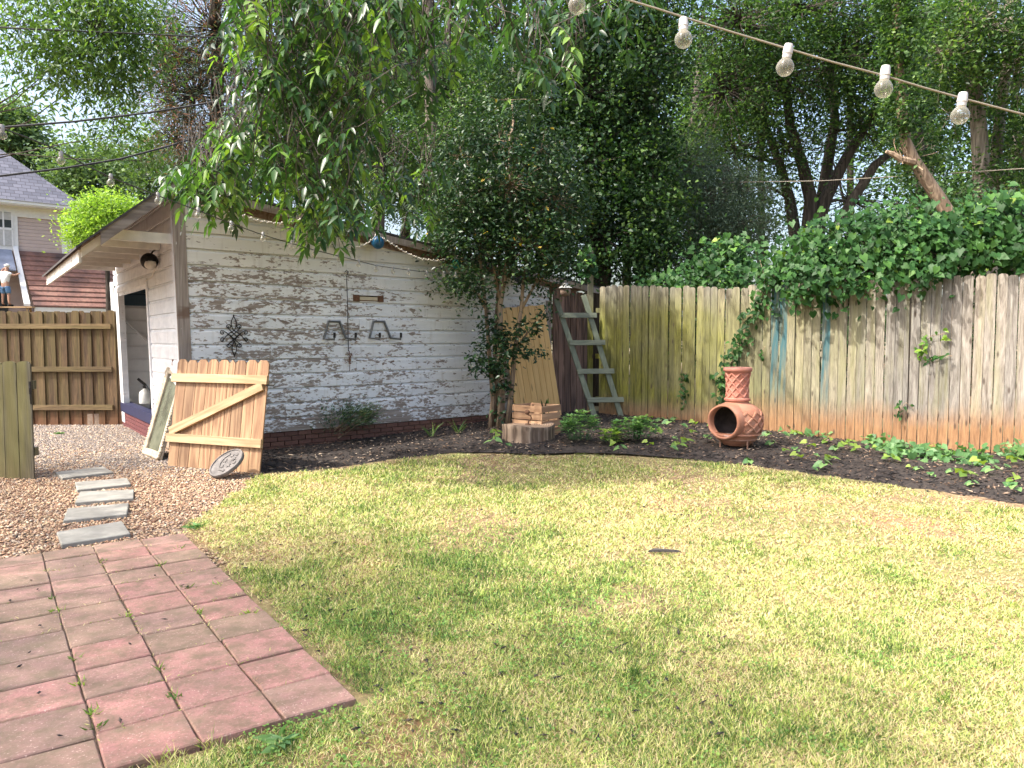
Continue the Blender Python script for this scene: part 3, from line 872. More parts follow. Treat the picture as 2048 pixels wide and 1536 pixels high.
# rusty letter slot
M_RUST = mat_plain('rusty_iron', (0.14, 0.07, 0.04), 0.85, 0.3, 0.5, 25, 0.4)
M_IRON = mat_plain('black_iron', (0.018, 0.017, 0.017), 0.55, 0.6, 0.3, 25)
M_STEEL = mat_plain('grey_steel', (0.11, 0.115, 0.12), 0.45, 0.3, 0.2, 15)
c = wallpt(735, 597)
ms = thing('mail_slot', 'rusty flat letter slot plate on the clapboards above the right hook', 'mail slot', c + WN * 0.026, rot=(0, 0, shed_rz))
MB().box((0, 0, 0), (0.52, 0.012, 0.085)).box((-.21, -.008, 0), (.10, .01, .095)).box((.21, -.008, 0), (.10, .01, .095)).build('plate', M_RUST, ms)
MB().box((0, -.012, -.004), (0.30, 0.012, 0.05)).build('flap', mat_plain('cream_paint', (0.52, 0.45, 0.32), 0.7), ms)
MB().box((0, -.010, .031), (0.29, 0.010, 0.010)).build('slit', M_IRON, ms)
# floodlight under the eave
c = np.array(shw(-0.13, 1.05, 2.62))
fl = thing('floodlight', 'black round floodlight with cable under the left eave of the shed', 'floodlight', c)
R = Matrix.Rotation(math.radians(-118), 3, 'X') @ Matrix.Rotation(math.radians(-35), 3, 'Y')
R = Vector((0.55, -0.75, -0.35)).to_track_quat('-Z', 'Y').to_matrix()
MB().sphere((0, 0, .02), .115, 18, 10).build('housing', M_IRON, fl, smooth=True, auto=0.6)
MB().lathe([(0.001, -.115), (.05, -.105), (.075, -.085), (.08, -.06)], 20, R=R, cap=False).build('lens', mat_plain('frosted_glass', (0.5, 0.46, 0.4), 0.3), fl, smooth=True)
MB().tube([(0, .02, .08), (.02, .06, .16), (.09, .05, .20)], .012, 6).build('bracket', M_IRON, fl)
tubec = [np.array(shw(-0.01, 1.15, 2.62)) - c, np.array(shw(-.03, 1.5, 2.45)) - c, np.array(shw(-.03, 2.0, 2.43)) - c]
MB().tube(tubec, .006, 5).build('cable', M_SOFFIT, fl)

# ------------------------------------------------------------------ wall hung things
def wall_frame(x, y, off):
    return wallpt(x, y) + WN * off
def wthing(name, label, cat, x, y, off, group=None):
    return thing(name, label, cat, wall_frame(x, y, off), group, rot=(0, 0, shed_rz))
def wl_(c0, x, y):
    """photo pixel -> local (x, z) on the wall relative to the thing at pixel c0"""
    d = wallpt(x, y) - wallpt(*c0)
    return (float(d @ U3), float(d[2]))
orn = wthing('iron_ornament', 'black wrought iron scroll ornament hung on the peeling clapboards', 'wall ornament', 466, 672, 0.030)
def orn_curve(fn, n=26, r=0.006, nm='scroll'):
    b = MB(); b.tube([(fn(i / (n - 1))[0], -0.012, fn(i / (n - 1))[1]) for i in range(n)], r, 6); b.build(nm, M_IRON, orn, smooth=True)
def spiral(cx, cz, r, a0, turns, sgn, x0, z0):
    pts = []
    def f(t):
        if t < 0.5:
            k = t / 0.5; ex = cx + r * math.cos(a0); ez = cz + r * math.sin(a0)
            bend = 0.03 * math.sin(math.pi * k)
            return (x0 + (ex - x0) * k + bend * (1 if sgn > 0 else -1) * 0.6, z0 + (ez - z0) * k + bend * .3)
        k = (t - 0.5) / 0.5; a = a0 + sgn * turns * 2 * math.pi * k; rr = r * (1 - 0.75 * k)
        return (cx + rr * math.cos(a), cz + rr * math.sin(a))
    return f
for sx in (-1, 1):
    orn_curve(lambda t, s=sx: (s * 0.035 * math.sin(math.pi * t), 0.265 - 0.20 * t))
    orn_curve(lambda t, s=sx: (s * 0.030 * math.sin(math.pi * t), -0.265 + 0.20 * t))
    for sz in (-1, 1):
        orn_curve(spiral(sx * 0.065, sz * 0.125, 0.035, math.pi / 2 * (1 - sx) + 0, 1.1, sx * sz, -sx * 0.06, -sz * 0.02))
        orn_curve(spiral(sx * 0.155, sz * 0.045, 0.032, sz * math.pi / 2, 1.1, -sx * sz, 0.0, sz * 0.075 * -1))
MB().lathe([(0.001, .29), (.01, .28), (.012, .27), (.004, .26)], 8, c=(0, -.012, 0)).lathe([(0.001, -.29), (.006, -.28), (.001, -.26)], 8, c=(0, -.012, 0)).build('finial', M_IRON, orn)

def hook(c0, pts, label):
    h = wthing('utility_hook', label, 'hook', c0[0], c0[1], 0.030, 'ladder hooks on the shed wall')
    q = [wl_(c0, *p) for p in pts]
    # the frame stands on the wall; both lower ends reach out and turn up
    path = [(q[0][0], -0.16, q[0][1] + .02), (q[0][0], -0.15, q[0][1] - .05), (q[1][0], -.02, q[1][1]), (q[2][0], -.02, q[2][1]), (q[3][0], -.02, q[3][1]), (q[4][0], -.02, q[4][1]), (q[5][0], -.15, q[5][1] - .05), (q[5][0] + .0, -.16, q[5][1] + .02)]
    MB().tube(path, 0.0185, 8).build('hook_bar', M_STEEL, h, smooth=True)
    for e, s in ((0, 1), (-1, 1)):
        p = path[e]
        MB().tube([(p[0], p[1], p[2] - .045), (p[0], p[1] - .002, p[2] + .03)], .019, 8).build('rubber_tip', M_IRON, h)
    MB().box((q[2][0] * .5 + q[3][0] * .5, -.006, q[2][1]), (.16, .012, .03)).build('bracket', M_STEEL, h)
hook((667, 660), [(657, 672), (645, 678), (654, 643), (676, 643), (688, 676), (699, 672)], 'grey ladder hook on the clapboards, crossed by the hanging rod')
hook((760, 660), [(747, 672), (736, 676), (744, 643), (765, 643), (778, 676), (789, 672)], 'grey ladder hook on the clapboards right of the hanging rod')
rod = wthing('hanging_rod', 'thin black iron rod with S-hooks hanging down the shed wall', 'rod', 692, 640, 0.06)
c0 = (692, 640)
def rp(x, y): q = wl_(c0, x, y); return (q[0], -0.0, q[1])
MB().tube([rp(689.5, 557), rp(691, 600), rp(692, 650), rp(693, 702)], .006, 6).build('rod_bar', M_IRON, rod)
sh_ = [rp(*p) for p in ((686, 545), (689, 541), (693, 544), (691, 549), (688, 551), (690, 556))]
MB().tube(sh_, .006, 6).build('hook', M_IRON, rod)
MB().tube([rp(*p) for p in ((693, 700), (695, 704), (694, 709), (697, 713), (700, 709), (698, 706))], .007, 6).build('hook', M_RUST, rod)
b = MB()
for i, y in enumerate((714, 718, 722, 726)):
    p = rp(696, y); b.box(p, (.03, .03, .018), Matrix.Rotation(i * 1.1, 3, 'Y'))
b.build('chain', M_RUST, rod); MB().tube([rp(696, 727), rp(695.5, 742)], .005, 5).build('chain_end', M_RUST, rod)

# ------------------------------------------------------------------ fences
def mat_fence():
    t = NT('weathered_picket'); p = t.pos(); s = t.sep(p)
    v = t.coord('Object', True, (9, 9, 0.8))
    g1 = t.noise(v, 1.5, 5, 0.62, 1.5); g2 = t.noise(v, 9, 3, 0.7)
    f = t.math('MULTIPLY_ADD', g1, 0.6, t.math('MULTIPLY', g2, 0.4))
    f = t.ramp(f, [(0.36, 0.0), (0.62, 1.0)])
    grey = t.mix(f, (0.105, 0.09, 0.078), (0.335, 0.315, 0.285))
    tanc = t.mix(f, (0.13, 0.095, 0.06), (0.345, 0.29, 0.215))
    c = t.mix(t.ramp(t.rnd(), [(0.2, 0.0), (0.95, 0.5)]), grey, tanc)
    # algae in the corner by the shed
    big = t.noise(p, 0.9, 4, 0.6)
    al = t.mr(s[0], 6.0, 2.6, 0.0, 1.0)
    alz = t.math('MULTIPLY', t.mr(s[2], 2.55, 1.9, 0.2, 1.0), t.mr(s[2], 0.15, 0.6, 0.35, 1.0))
    am = t.math('MULTIPLY', t.math('MULTIPLY', al, alz), t.ramp(big, [(0.25, 0.55), (0.6, 1.0)]))
    c = t.mix(am, c, t.mix(f, (0.055, 0.057, 0.010), (0.245, 0.24, 0.042)))
    al2 = t.math('MULTIPLY', t.ramp(t.noise(v, 0.7, 2), [(0.5, 0), (0.68, 0.5)]), t.mr(s[2], 0.3, 0.7))
    c = t.mix(al2, c, (0.24, 0.235, 0.11))
    hv = t.node('ShaderNodeHueSaturation'); t.L(c, hv.inputs['Color']); t.L(t.math('MULTIPLY_ADD', t.rnd(), 0.45, 0.78), hv.inputs['Value']); c = hv.outputs[0]
    # red clay splashed up from the soil
    hz = t.math('MULTIPLY_ADD', t.noise(p, 1.3, 3), 0.5, t.math('MULTIPLY_ADD', g1, 0.35, t.math('MULTIPLY', s[2], -0.85)))
    hz = t.math('MULTIPLY_ADD', s[0], 0.03, hz)
    c = t.mix(t.ramp(hz, [(0.0, 0.0), (0.36, 0.95)]), c, t.mix(f, (0.19, 0.09, 0.04), (0.37, 0.205, 0.095)))
    k = t.ramp(t.voro(t.coord('Object', True, (7, 7, 2.2)), 1.25), [(0.07, 1.0), (0.16, 0.0)])
    c = t.mix(t.math('MULTIPLY', k, 0.85), c, (0.06, 0.04, 0.028))
    t.bump(f, 0.6, 0.008)
    return t.done(c, 0.85)
M_FENCE = mat_fence()
def mat_stained(base_mat):
    m = base_mat.copy(); m.name = 'blue_stained_picket'
    nt = m.node_tree; b = nt.nodes['Principled BSDF']; src = b.inputs['Base Color'].links[0].from_socket
    geo = nt.nodes.new('ShaderNodeNewGeometry'); sep = nt.nodes.new('ShaderNodeSeparateXYZ'); nt.links.new(geo.outputs['Position'], sep.inputs[0])
    mr = nt.nodes.new('ShaderNodeMapRange'); nt.links.new(sep.outputs[2], mr.inputs[0])
    mr.inputs[1].default_value = 0.35; mr.inputs[2].default_value = 1.1; mr.inputs[3].default_value = 0; mr.inputs[4].default_value = 1.0
    tc = nt.nodes.new('ShaderNodeTexCoord'); mp = nt.nodes.new('ShaderNodeMapping'); mp.inputs['Scale'].default_value = (14, 14, 1.0); nt.links.new(tc.outputs['Object'], mp.inputs[0])
    nz = nt.nodes.new('ShaderNodeTexNoise'); nz.inputs['Scale'].default_value = 1.6; nt.links.new(mp.outputs[0], nz.inputs['Vector'])
    r = nt.nodes.new('ShaderNodeMapRange'); nt.links.new(nz.outputs['Fac'], r.inputs[0]); r.inputs[1].default_value = 0.35; r.inputs[2].default_value = 0.6
    mu = nt.nodes.new('ShaderNodeMath'); mu.operation = 'MULTIPLY'; nt.links.new(mr.outputs[0], mu.inputs[0]); nt.links.new(r.outputs[0], mu.inputs[1])
    mx = nt.nodes.new('ShaderNodeMix'); mx.data_type = 'RGBA'; nt.links.new(mu.outputs[0], mx.inputs[0]); nt.links.new(src, mx.inputs[6]); mx.inputs[7].default_value = (0.05, 0.13, 0.145, 1)
    nt.links.new(mx.outputs[2], b.inputs['Base Color'])
    return m
M_STAIN = mat_stained(M_FENCE)
def picket(w, h, th=0.018, ear=0.028, round_=False):
    w2 = w / 2
    if round_:
        top = [(w2, h - ear), (w2 * .82, h - ear * .35), (w2 * .4, h), (-w2 * .4, h), (-w2 * .82, h - ear * .35), (-w2, h - ear)]
    else:
        top = [(w2, h - ear), (w2 - ear * .9, h), (-w2 + ear * .9, h), (-w2, h - ear)]
    poly = [(-w2, 0, 0), (w2, 0, 0)] + [(x, 0, z) for x, z in top]
    b = MB().prism(poly, (0, th, 0))
    for i, p in enumerate(b.v): b.v[i] = (p[0], p[1] - th / 2, p[2])
    return b
random.seed(3)
fence = thing('tall_fence', 'tall grey picket fence with orange mud-splashed foot along the right side', 'fence', (F0[0], F0[1], 0), rot=(0, 0, math.atan2(FD[1], FD[0])))
FL = float(np.linalg.norm(F1 - F0))
PW = 0.128
var = [picket(PW - 0.009 - .003 * _, 2.36, round_=True, ear=.034).mesh('picket') for _ in range(2)]
varS = var[0].copy(); varW = picket(0.062, 2.36, ear=.02).mesh('picket')
k = 0.0; i = 0
while k < FL + 3.2:
    fz = 0.17 * max(0, 1 - k / 2.6) + 0.02 + random.uniform(-.006, .006) + (0.03 if 2.8 < k < 4.6 else 0)
    st = 3.05 <= k - 0 and i in (25, 26, 31)
    m_ = M_STAIN if i in (25, 26, 31) else M_FENCE
    me = varW if i in (40, 58) else (varS if m_ is M_STAIN else var[i % 2])
    wdt = 0.068 if me is varW else PW
    o = attach('picket', me, fence, m_, (k + wdt / 2, random.uniform(-.007, .007), fz), label='picket with blue-green stain' if m_ is M_STAIN else None)
    o.rotation_euler = (random.uniform(-.004, .004), random.uniform(-.006, .006), random.uniform(-.03, .03))
    o.scale = (1, 1, 1 + random.uniform(-.006, .008) + 0.02 * (k / FL))
    k += wdt; i += 1
for zz in (0.45, 1.25, 2.1):
    MB().box(((FL + 3) / 2, 0.05, zz), (FL + 3.2, 0.04, 0.09)).build('rail', M_FENCE, fence)
for q in range(4):
    MB().box((q * 2.5 + 1.0, 0.12, 1.15), (0.09, 0.09, 2.3)).build('post', M_FENCE, fence)
# tall post at the corner and the dark boards between shed and fence
c = at(1181, 560, 14.15)
po = thing('corner_post', 'slim tall timber post rising above the fence corner behind the ladder', 'post', (c[0], c[1], 0.1))
MB().prism([(-.05, -.045, 0), (.05, -.045, 0), (.05, .045, 0), (-.05, .045, 0)], (0, 0, 3.05)).build('post_shaft', M_FENCE, po)
MB().prism([(-.05, -.045, 3.05), (-.025, -.045, 3.17), (.025, -.045, 3.17), (.05, -.045, 3.05)], (0, .09, 0)).build('post_top', M_FENCE, po)
M_DARKBRD = mat_wood('dark_brown_board', (0.055, 0.032, 0.025), (0.24, 0.145, 0.11), 'Z', 0.8, tint=0.5)
bs = thing('board_screen', 'dark brown upright boards closing the gap between shed and tall fence', 'fence', tuple(shw(6.55, -0.02)), rot=(0, 0, shed_rz))
for j, (x, w_) in enumerate(((0.09, .15), (.245, .15), (.40, .145), (.555, .15), (.72, .16), (.88, .14))):
    zt = zroof(6.55 + x) - 0.10
    picket(w_ - .006, zt - .06, ear=.02).build('board', M_DARKBRD, bs, loc=(x, random.uniform(-.01, .01), 0.06))
MB().box((.5, .04, 1.7), (1.0, .04, .09)).build('rail', M_DARKBRD, bs)

# far left fence, rails towards us
def mat_wfence(name, d, l, green_amt=0.3, red=0.4, axis='Z'):
    t = NT(name); p = t.pos(); s = t.sep(p)
    v = t.coord('Object', True, (9, 9, 0.7) if axis == 'Z' else (0.7, 9, 9))
    g1 = t.noise(v, 1.5, 5, 0.62, 1.6); g2 = t.noise(v, 8, 3, 0.7)
    f = t.ramp(t.math('MULTIPLY_ADD', g1, 0.65, t.math('MULTIPLY', g2, 0.35)), [(0.36, 0), (0.64, 1)])
    c = t.mix(f, d, l)
    hv = t.node('ShaderNodeHueSaturation'); t.L(c, hv.inputs['Color']); t.L(t.math('MULTIPLY_ADD', t.rnd(), 0.6, 0.7), hv.inputs['Value']); c = hv.outputs[0]
    c = t.mix(t.math('MULTIPLY', t.ramp(t.noise(v, 0.8, 3), [(0.42, 0), (0.62, 1)]), green_amt), c, (0.13, 0.12, 0.035))
    zz = t.math('MULTIPLY_ADD', g1, 0.8, t.math('MULTIPLY', s[2], -1.4))
    c = t.mix(t.math('MULTIPLY', t.ramp(zz, [(-0.3, 0), (0.35, 1)]), red), c, (0.15, 0.065, 0.03))
    k = t.ramp(t.voro(t.coord('Object', True, (5, 5, 1.0) if axis == 'Z' else (1, 5, 5)), 1.2), [(0.05, 1.0), (0.12, 0.0)])
    c = t.mix(t.math('MULTIPLY', k, 0.7), c, (0.06, 0.035, 0.02))
    t.bump(f, 0.35, 0.006)
    return t.done(c, 0.85)
M_BACKF = mat_wfence('brown_back_fence', (0.040, 0.024, 0.013), (0.15, 0.094, 0.048), 0.35, 0.8)
M_BACKR = mat_wfence('brown_back_rail', (0.07, 0.045, 0.023), (0.185, 0.13, 0.065), 0.35, 0.0, 'X')
lf = thing('back_fence', 'brown board-on-board fence with three rails left of the shed, houses behind', 'fence', (-13.2, 13.55, 0), rot=(0, 0, math.radians(1.5)))
k = 0.0; i = 0
mA = picket(0.138, 2.10, ear=.03).mesh('picket'); mB = picket(0.138, 2.08, ear=.03).mesh('picket'); mC = picket(0.112, 2.09, ear=.028).mesh('picket')
random.seed(8)
while k < 5.95:
    back = i % 2
    o = attach('picket', (mA, mC, mB)[i % 3], lf, M_BACKF, (k + .07, 0.022 if back else 0.0, -0.02 + random.uniform(-.01, .01)))
    o.rotation_euler = (0, random.uniform(-.004, .004), 0)
    k += 0.108; i += 1
for zz in (0.32, 1.02, 1.80):
    MB().box((2.95, -0.032, zz), (5.9, 0.04, 0.09)).build('rail', M_BACKR, lf)

# near boards at the left edge: end of a low picket fence with a latch
M_NEARF = mat_wfence('green_grey_picket', (0.05, 0.046, 0.028), (0.165, 0.15, 0.10), 0.7, 0.1)
c = gp(70, 957)
nf = thing('low_fence_end', 'weathered greenish end boards of a low picket fence with black latch at left edge', 'fence', (c[0], c[1], 0), rot=(0, 0, math.radians(-9)))
for j in range(9):
    o = picket(0.178 - .006, 1.32, ear=.04, round_=True).build('picket', M_NEARF, nf, loc=(-0.09 - .18 * j, 0, -0.01 + random.uniform(-.004, .004)))
    o.rotation_euler = (0, random.uniform(-.006, .006), 0)
for zz in (.3, 1.05): MB().box((-.8, .045, zz), (1.6, .05, .09)).build('rail', M_NEARF, nf)
MB().box((-0.60, .10, 0.62), (.09, .09, 1.22)).build('post', M_NEARF, nf)
lt = MB().box((-.008, -.014, 1.02), (.022, .012, .14)); lt.tube([(-.01, -.02, 1.05), (.02, -.05, 1.02), (.025, -.05, .92), (.01, -.03, .84)], .007, 6); lt.build('latch', M_IRON, nf)

# ------------------------------------------------------------------ the leaning gate
M_GATE = mat_wood('new_pine', (0.16, 0.082, 0.042), (0.36, 0.225, 0.125), 'Z', 0.7, tint=0.5)
M_GATER = mat_wood('pine_rail', (0.30, 0.18, 0.09), (0.48, 0.345, 0.20), 'X', 0.65, knots=True, tint=0.15)
g0, g1 = gp(336, 931), gp(520, 947)
gd = g1 - g0; gw = float(np.linalg.norm(gd)); gd /= gw
gate = thing('wooden_gate', 'pale pine garden gate with Z-brace leaning against the shed corner', 'gate', g0 + np.array([0, 0, 0.0]), rot=(-math.radians(9), 0, math.atan2(gd[1], gd[0])))
ws = [.145, .15, .15, .15, .15, .085, .15, .15, .155]
sc_ = gw / sum(ws); x = 0
random.seed(12)
for w_ in ws:
    w_ *= sc_
    o = picket(w_ - .008, 1.325 + random.uniform(-.006, .006), ear=.042).build('picket', M_GATE, gate, loc=(x + w_ / 2, 0.0, random.uniform(-.004, .004)))
    o.rotation_euler = (0, 0, random.choice((0, math.pi)))
    x += w_
MB().box((gw / 2 - .01, -0.03, 1.09), (gw + .06, 0.042, 0.105)).build('rail', M_GATER, gate, bevel=.003)
MB().box((gw / 2 - .01, -0.03, 0.345), (gw + .05, 0.042, 0.105)).build('rail', M_GATER, gate, bevel=.003)
br = MB(); a_, b_ = Vector((0.03, 0, .43)), Vector((gw - .07, 0, 1.01)); L_ = (b_ - a_).length
o = MB().box((L_ / 2, 0, 0), (L_ + .05, .040, .105)).build('brace', M_GATER, gate, bevel=.003, loc=(a_.x, -.0295, a_.z))
o.rotation_euler = (0, -math.atan2(b_.z - a_.z, b_.x - a_.x), 0)
MB().box((gw + .05, -.02, 1.03), (.11, .012, .022)).tube([(gw + .10, -.02, 1.03), (gw + .13, -.03, 1.045)], .006, 6).build('latch', M_IRON, gate)
# a second reddish panel propped behind it
M_REDB = mat_wood('reddish_board', (0.15, 0.07, 0.05), (0.30, 0.155, 0.11), 'Z', 0.8)
c = gp(324, 912) + np.array([0.05, 0.10, 0])
rp_ = thing('picket_panel', 'reddish weathered picket panel propped behind the pale gate, only edges showing', 'panel', c, rot=(-math.radians(6), 0, math.atan2(gd[1], gd[0])))
for j in range(3):
    picket(.15, 1.42 - .02 * (j == 2), ear=.035).build('picket', M_REDB, rp_, loc=(.075 + .155 * j, 0, 0))
MB().box((.23, -.03, 1.25), (.46, .03, .08)).build('rail', M_REDB, rp_)

# ------------------------------------------------------------------ ornate frame, leaning
b0, b1 = gp(289, 907), gp(321, 920)
e = b1 - b0; fw = float(np.linalg.norm(e)); e /= fw
FRW = fw; FRH = 1.22
M_GILT = mat_plain('worn_cream_gesso', (0.42, 0.36, 0.27), 0.75, 0, 0.35, 14, 0.6)
M_GLASS = mat_plain('dusty_glass', (0.13, 0.14, 0.10), 0.25, 0.1, 0.5, 4, 0.15)
fr = thing('picture_frame', 'tall ornate cream frame around dusty glass, leaning beside the pale gate', 'frame', b0, rot=(-math.radians(17), 0, math.atan2(e[1], e[0])))
MB().box((FRW / 2, .01, FRH / 2), (FRW - .1, .012, FRH - .1)).build('glass', M_GLASS, fr)
def fside(c_, d_):
    MB().box(c_, d_).build('moulding', M_GILT, fr, bevel=.012)
fside((.045, -.005, FRH / 2), (.085, .06, FRH)); fside((FRW - .045, -.005, FRH / 2), (.085, .06, FRH))
fside((FRW / 2, -.005, .045), (FRW - .172, .058, .085)); fside((FRW / 2, -.005, FRH - .045), (FRW - .172, .058, .085))
b = MB()
n = 34
for i in range(n):
    zz = .03 + (FRH - .06) * i / (n - 1)
    for xx in (.012, FRW - .012): b.sphere((xx + random.uniform(-.004, .004), -.025, zz), .022 + random.uniform(-.004, .006), 6, 4)
for i in range(int(FRW / .035)):
    for zz in (.012, FRH - .012): b.sphere((.02 + i * .035, -.025, zz), .021, 6, 4)
b.build('beading', M_GILT, fr, smooth=True)

# ------------------------------------------------------------------ moon-and-stars plaque
M_PLAQ = mat_plain('grey_cast_stone', (0.115, 0.105, 0.10), 0.65, 0, 0.5, 9, 0.3)
c = gp(440, 955)
pl = thing('round_plaque', 'round grey stepping plaque with crescent moon and stars leaning on the gate foot', 'plaque', (c[0] + .06, c[1] + .05, 0.155))
# faces up, towards us and a little left
nz = Vector((-0.36, -0.50, 0.76)).normalized(); ux = Vector((0.80, -0.25, 0.33)); ux = (ux - nz * ux.dot(nz)).normalized(); uy = nz.cross(ux)
R = Matrix((ux, uy, nz)).transposed()
pl.rotation_euler = R.to_euler()
RP = 0.215
MB().lathe([(RP * .98, -.02), (RP, -.012), (RP, .008), (RP * .97, .02), (RP * .90, .021), (RP * .885, .010), (0.001, .010)], 40).build('disc', M_PLAQ, pl, smooth=True, auto=.5)
def crescent():
    o_ = []; n = 18
    for i in range(n + 1):
        a = math.radians(100 + 170 * i / n); o_.append((.135 * math.cos(a) + .02, .135 * math.sin(a), .009))
    for i in range(n + 1):
        a = math.radians(262 - 154 * i / n); o_.append((.135 * math.cos(a) * .82 + .036, .135 * math.sin(a) * .92, .009))
    return o_
cp = crescent(); b = MB(); n = len(cp) // 2
for i in range(n - 1):
    q = [cp[i], cp[i + 1], cp[-2 - i], cp[-1 - i]]
    b.prism(q, (0, 0, .010))
b.build('moon', M_PLAQ, pl)
for sx, sy, sr in ((-.02, .03, .030), (.05, .09, .026), (.10, .02, .032), (.06, -.07, .034), (-.03, -.06, .024), (.13, -.05, .022), (.0, .13, .02), (.12, .08, .02), (.02, -.14, .022)):
    pts = [(sx + (sr if k % 2 == 0 else sr * .42) * math.cos(math.pi * k / 5 + sx * 9), sy + (sr if k % 2 == 0 else sr * .42) * math.sin(math.pi * k / 5 + sx * 9), .009) for k in range(10)]
    MB().prism(pts, (0, 0, .009)).build('star', M_PLAQ, pl)

# ------------------------------------------------------------------ cinder block, jug, bicycle bar end by the door
M_CONC = mat_plain('stained_concrete', (0.33, 0.25, 0.19), 0.95, 0, 0.3, 12, 0.5)
c = gp(232, 846)
cb = thing('cinder_block', 'stained hollow concrete block lying by the foot of the shed door post', 'concrete block', (c[0] - .18, c[1] - .15, 0), rot=(0, 0, math.radians(12)))
b = MB()
b.box((0, -.09, .10), (.42, .03, .2)).box((0, .09, .10), (.42, .03, .2))
for xx in (-.195, 0, .195): b.box((xx, 0, .10), (.03, .15, .2))
b.build('block', M_CONC, cb, bevel=.004)
M_CLAY = mat_plain('broken_clay', (0.30, 0.18, 0.12), 0.9, 0, .25, 12, .4)
c2 = gp(205, 846)
tag(MB().hexa([(-.12, -.06, 0), (.10, -.09, 0), (.13, .07, 0), (-.1, .06, 0), (-.09, -.04, .15), (.05, -.05, .19), (.09, .03, .17), (-.06, .05, .13)]).build('stone', M_CLAY, None, bevel=.01, loc=(c2[0] - .05, c2[1] - .1, 0)), 'rough brown stone lump left of the concrete block', 'stone')
c = SF(0.25, 4.35, .42); wj = shw(0.28, 4.30, 0.0)
jug = thing('jug', 'white jug with dark cap standing just inside the shed doorway', 'jug', (wj[0], wj[1], 0.415))
MB().lathe([(.001, 0), (.10, 0), (.105, .02), (.105, .17), (.09, .21), (.04, .25), (.035, .27)], 20).build('body', mat_plain('white_plastic', (.6, .6, .57), .45), jug, smooth=True, auto=.7)
MB().lathe([(.04, .27), (.042, .31), (.02, .32), (.001, .32)], 14).build('cap', M_IRON, jug)
wj = shw(0.12, 3.0, 0.0)
bk_ = thing('handlebar', 'black rubber grip and curved metal bar poking out of the shed doorway', 'handlebar', (wj[0], wj[1], 0.42))
MB().tube([(0, 0, 0), (.02, 0, .16), (.0, 0, .30), (-.05, -.03, .40)], .013, 8).build('bar', M_STEEL, bk_, smooth=True)
MB().tube([(-.05, -.03, .395), (-.16, -.06, .50)], .022, 8).build('grip', M_IRON, bk_)

# ------------------------------------------------------------------ tan panel
M_TAN = mat_wood('tan_painted_board', (0.58, 0.34, 0.12), (0.74, 0.48, 0.20), 'Z', 0.6, 0.7, True, tint=.12)
pb = shw(5.42, -0.40); pe = shw(6.42, -0.40)
tp = thing('tan_panel', 'tan beadboard door panel leaning askew on the shed behind the camellia', 'panel', (pb[0], pb[1], 0.10), rot=(-math.radians(8), -math.radians(5.0), shed_rz))
for j in range(8):
    picket(.1225, 2.02 + .01 * (j % 2), ear=.006, th=.02).build('plank', M_TAN, tp, loc=(.065 + .1305 * j, 0, 0))
MB().box((.52, .03, .4), (1.0, .03, .1)).box((.52, .03, 1.6), (1.0, .03, .1)).build('batten', M_TAN, tp)

# ------------------------------------------------------------------ ladder
M_LAD = mat_wood('green_grey_painted_wood', (0.095, 0.115, 0.075), (0.17, 0.19, 0.13), 'Z', 0.6, .8, False, tint=.1)
M_LADR = mat_wood('green_grey_rung', (0.10, 0.12, 0.08), (0.19, 0.205, 0.145), 'X', 0.6, .8, False, tint=.1)
Lb0 = gp(1196, 838, .14); Lb1 = gp(1242, 833, .14)
yb = (Lb0[1] + Lb1[1]) / 2 - .15
Lb0 = at(1192, 842, yb); Lb1 = at(1243, 836, yb + .1)
Lt0 = at(1112, 598, yb + .45); Lt1 = at(1167, 590, yb + .55)
lad = thing('wooden_ladder', 'green-grey painted wooden ladder leaning in the corner of shed and fence', 'ladder', Lb0)
def lp(p): return tuple(np.array(p) - Lb0)
fdir = np.cross(Lb1 - Lb0, Lt0 - Lb0); fdir /= np.linalg.norm(fdir)
if fdir[1] > 0: fdir = -fdir
MB().beam(lp(Lb0), lp(Lt0), .035, .095, tuple(np.cross(fdir, Lt0 - Lb0))).build('side_rail', M_LAD, lad)
MB().beam(lp(Lb1), lp(Lt1), .035, .095, tuple(np.cross(fdir, Lt1 - Lb1))).build('side_rail', M_LAD, lad)
b_ = None
for pa, pb2 in (((1120, 632), (1192, 632)), ((1138, 687), (1209, 686)), ((1154, 744), (1227, 743)), ((1173, 801), (1246, 800))):
    tt = (842 - pa[1]) / (842 - 598.0)
    q0 = at(pa[0], pa[1], yb + .45 * tt) + fdir * .045; q1 = at(pb2[0], pb2[1], yb + .45 * tt + .1) + fdir * .045
    MB().beam(lp(q0), lp(q1), .024, .092, tuple(np.cross(q1 - q0, fdir))).build('rung', M_LADR, lad)
c = at(1131, 583, 13.7)
gl = thing('globe_lamp', 'frosted round globe lamp with metal cap hung under the shed eave by the ladder', 'lamp', c)
MB().sphere((0, 0, 0), .10, 20, 12).build('globe', mat_plain('brown_glass', (0.26, 0.19, 0.15), .18), gl, smooth=True)
MB().lathe([(.13, .06), (.09, .095), (.05, .11), (.04, .15), (.001, .15)], 18).build('cap', mat_plain('grey_cap', (.4, .4, .38), .5), gl, smooth=True, auto=.6)

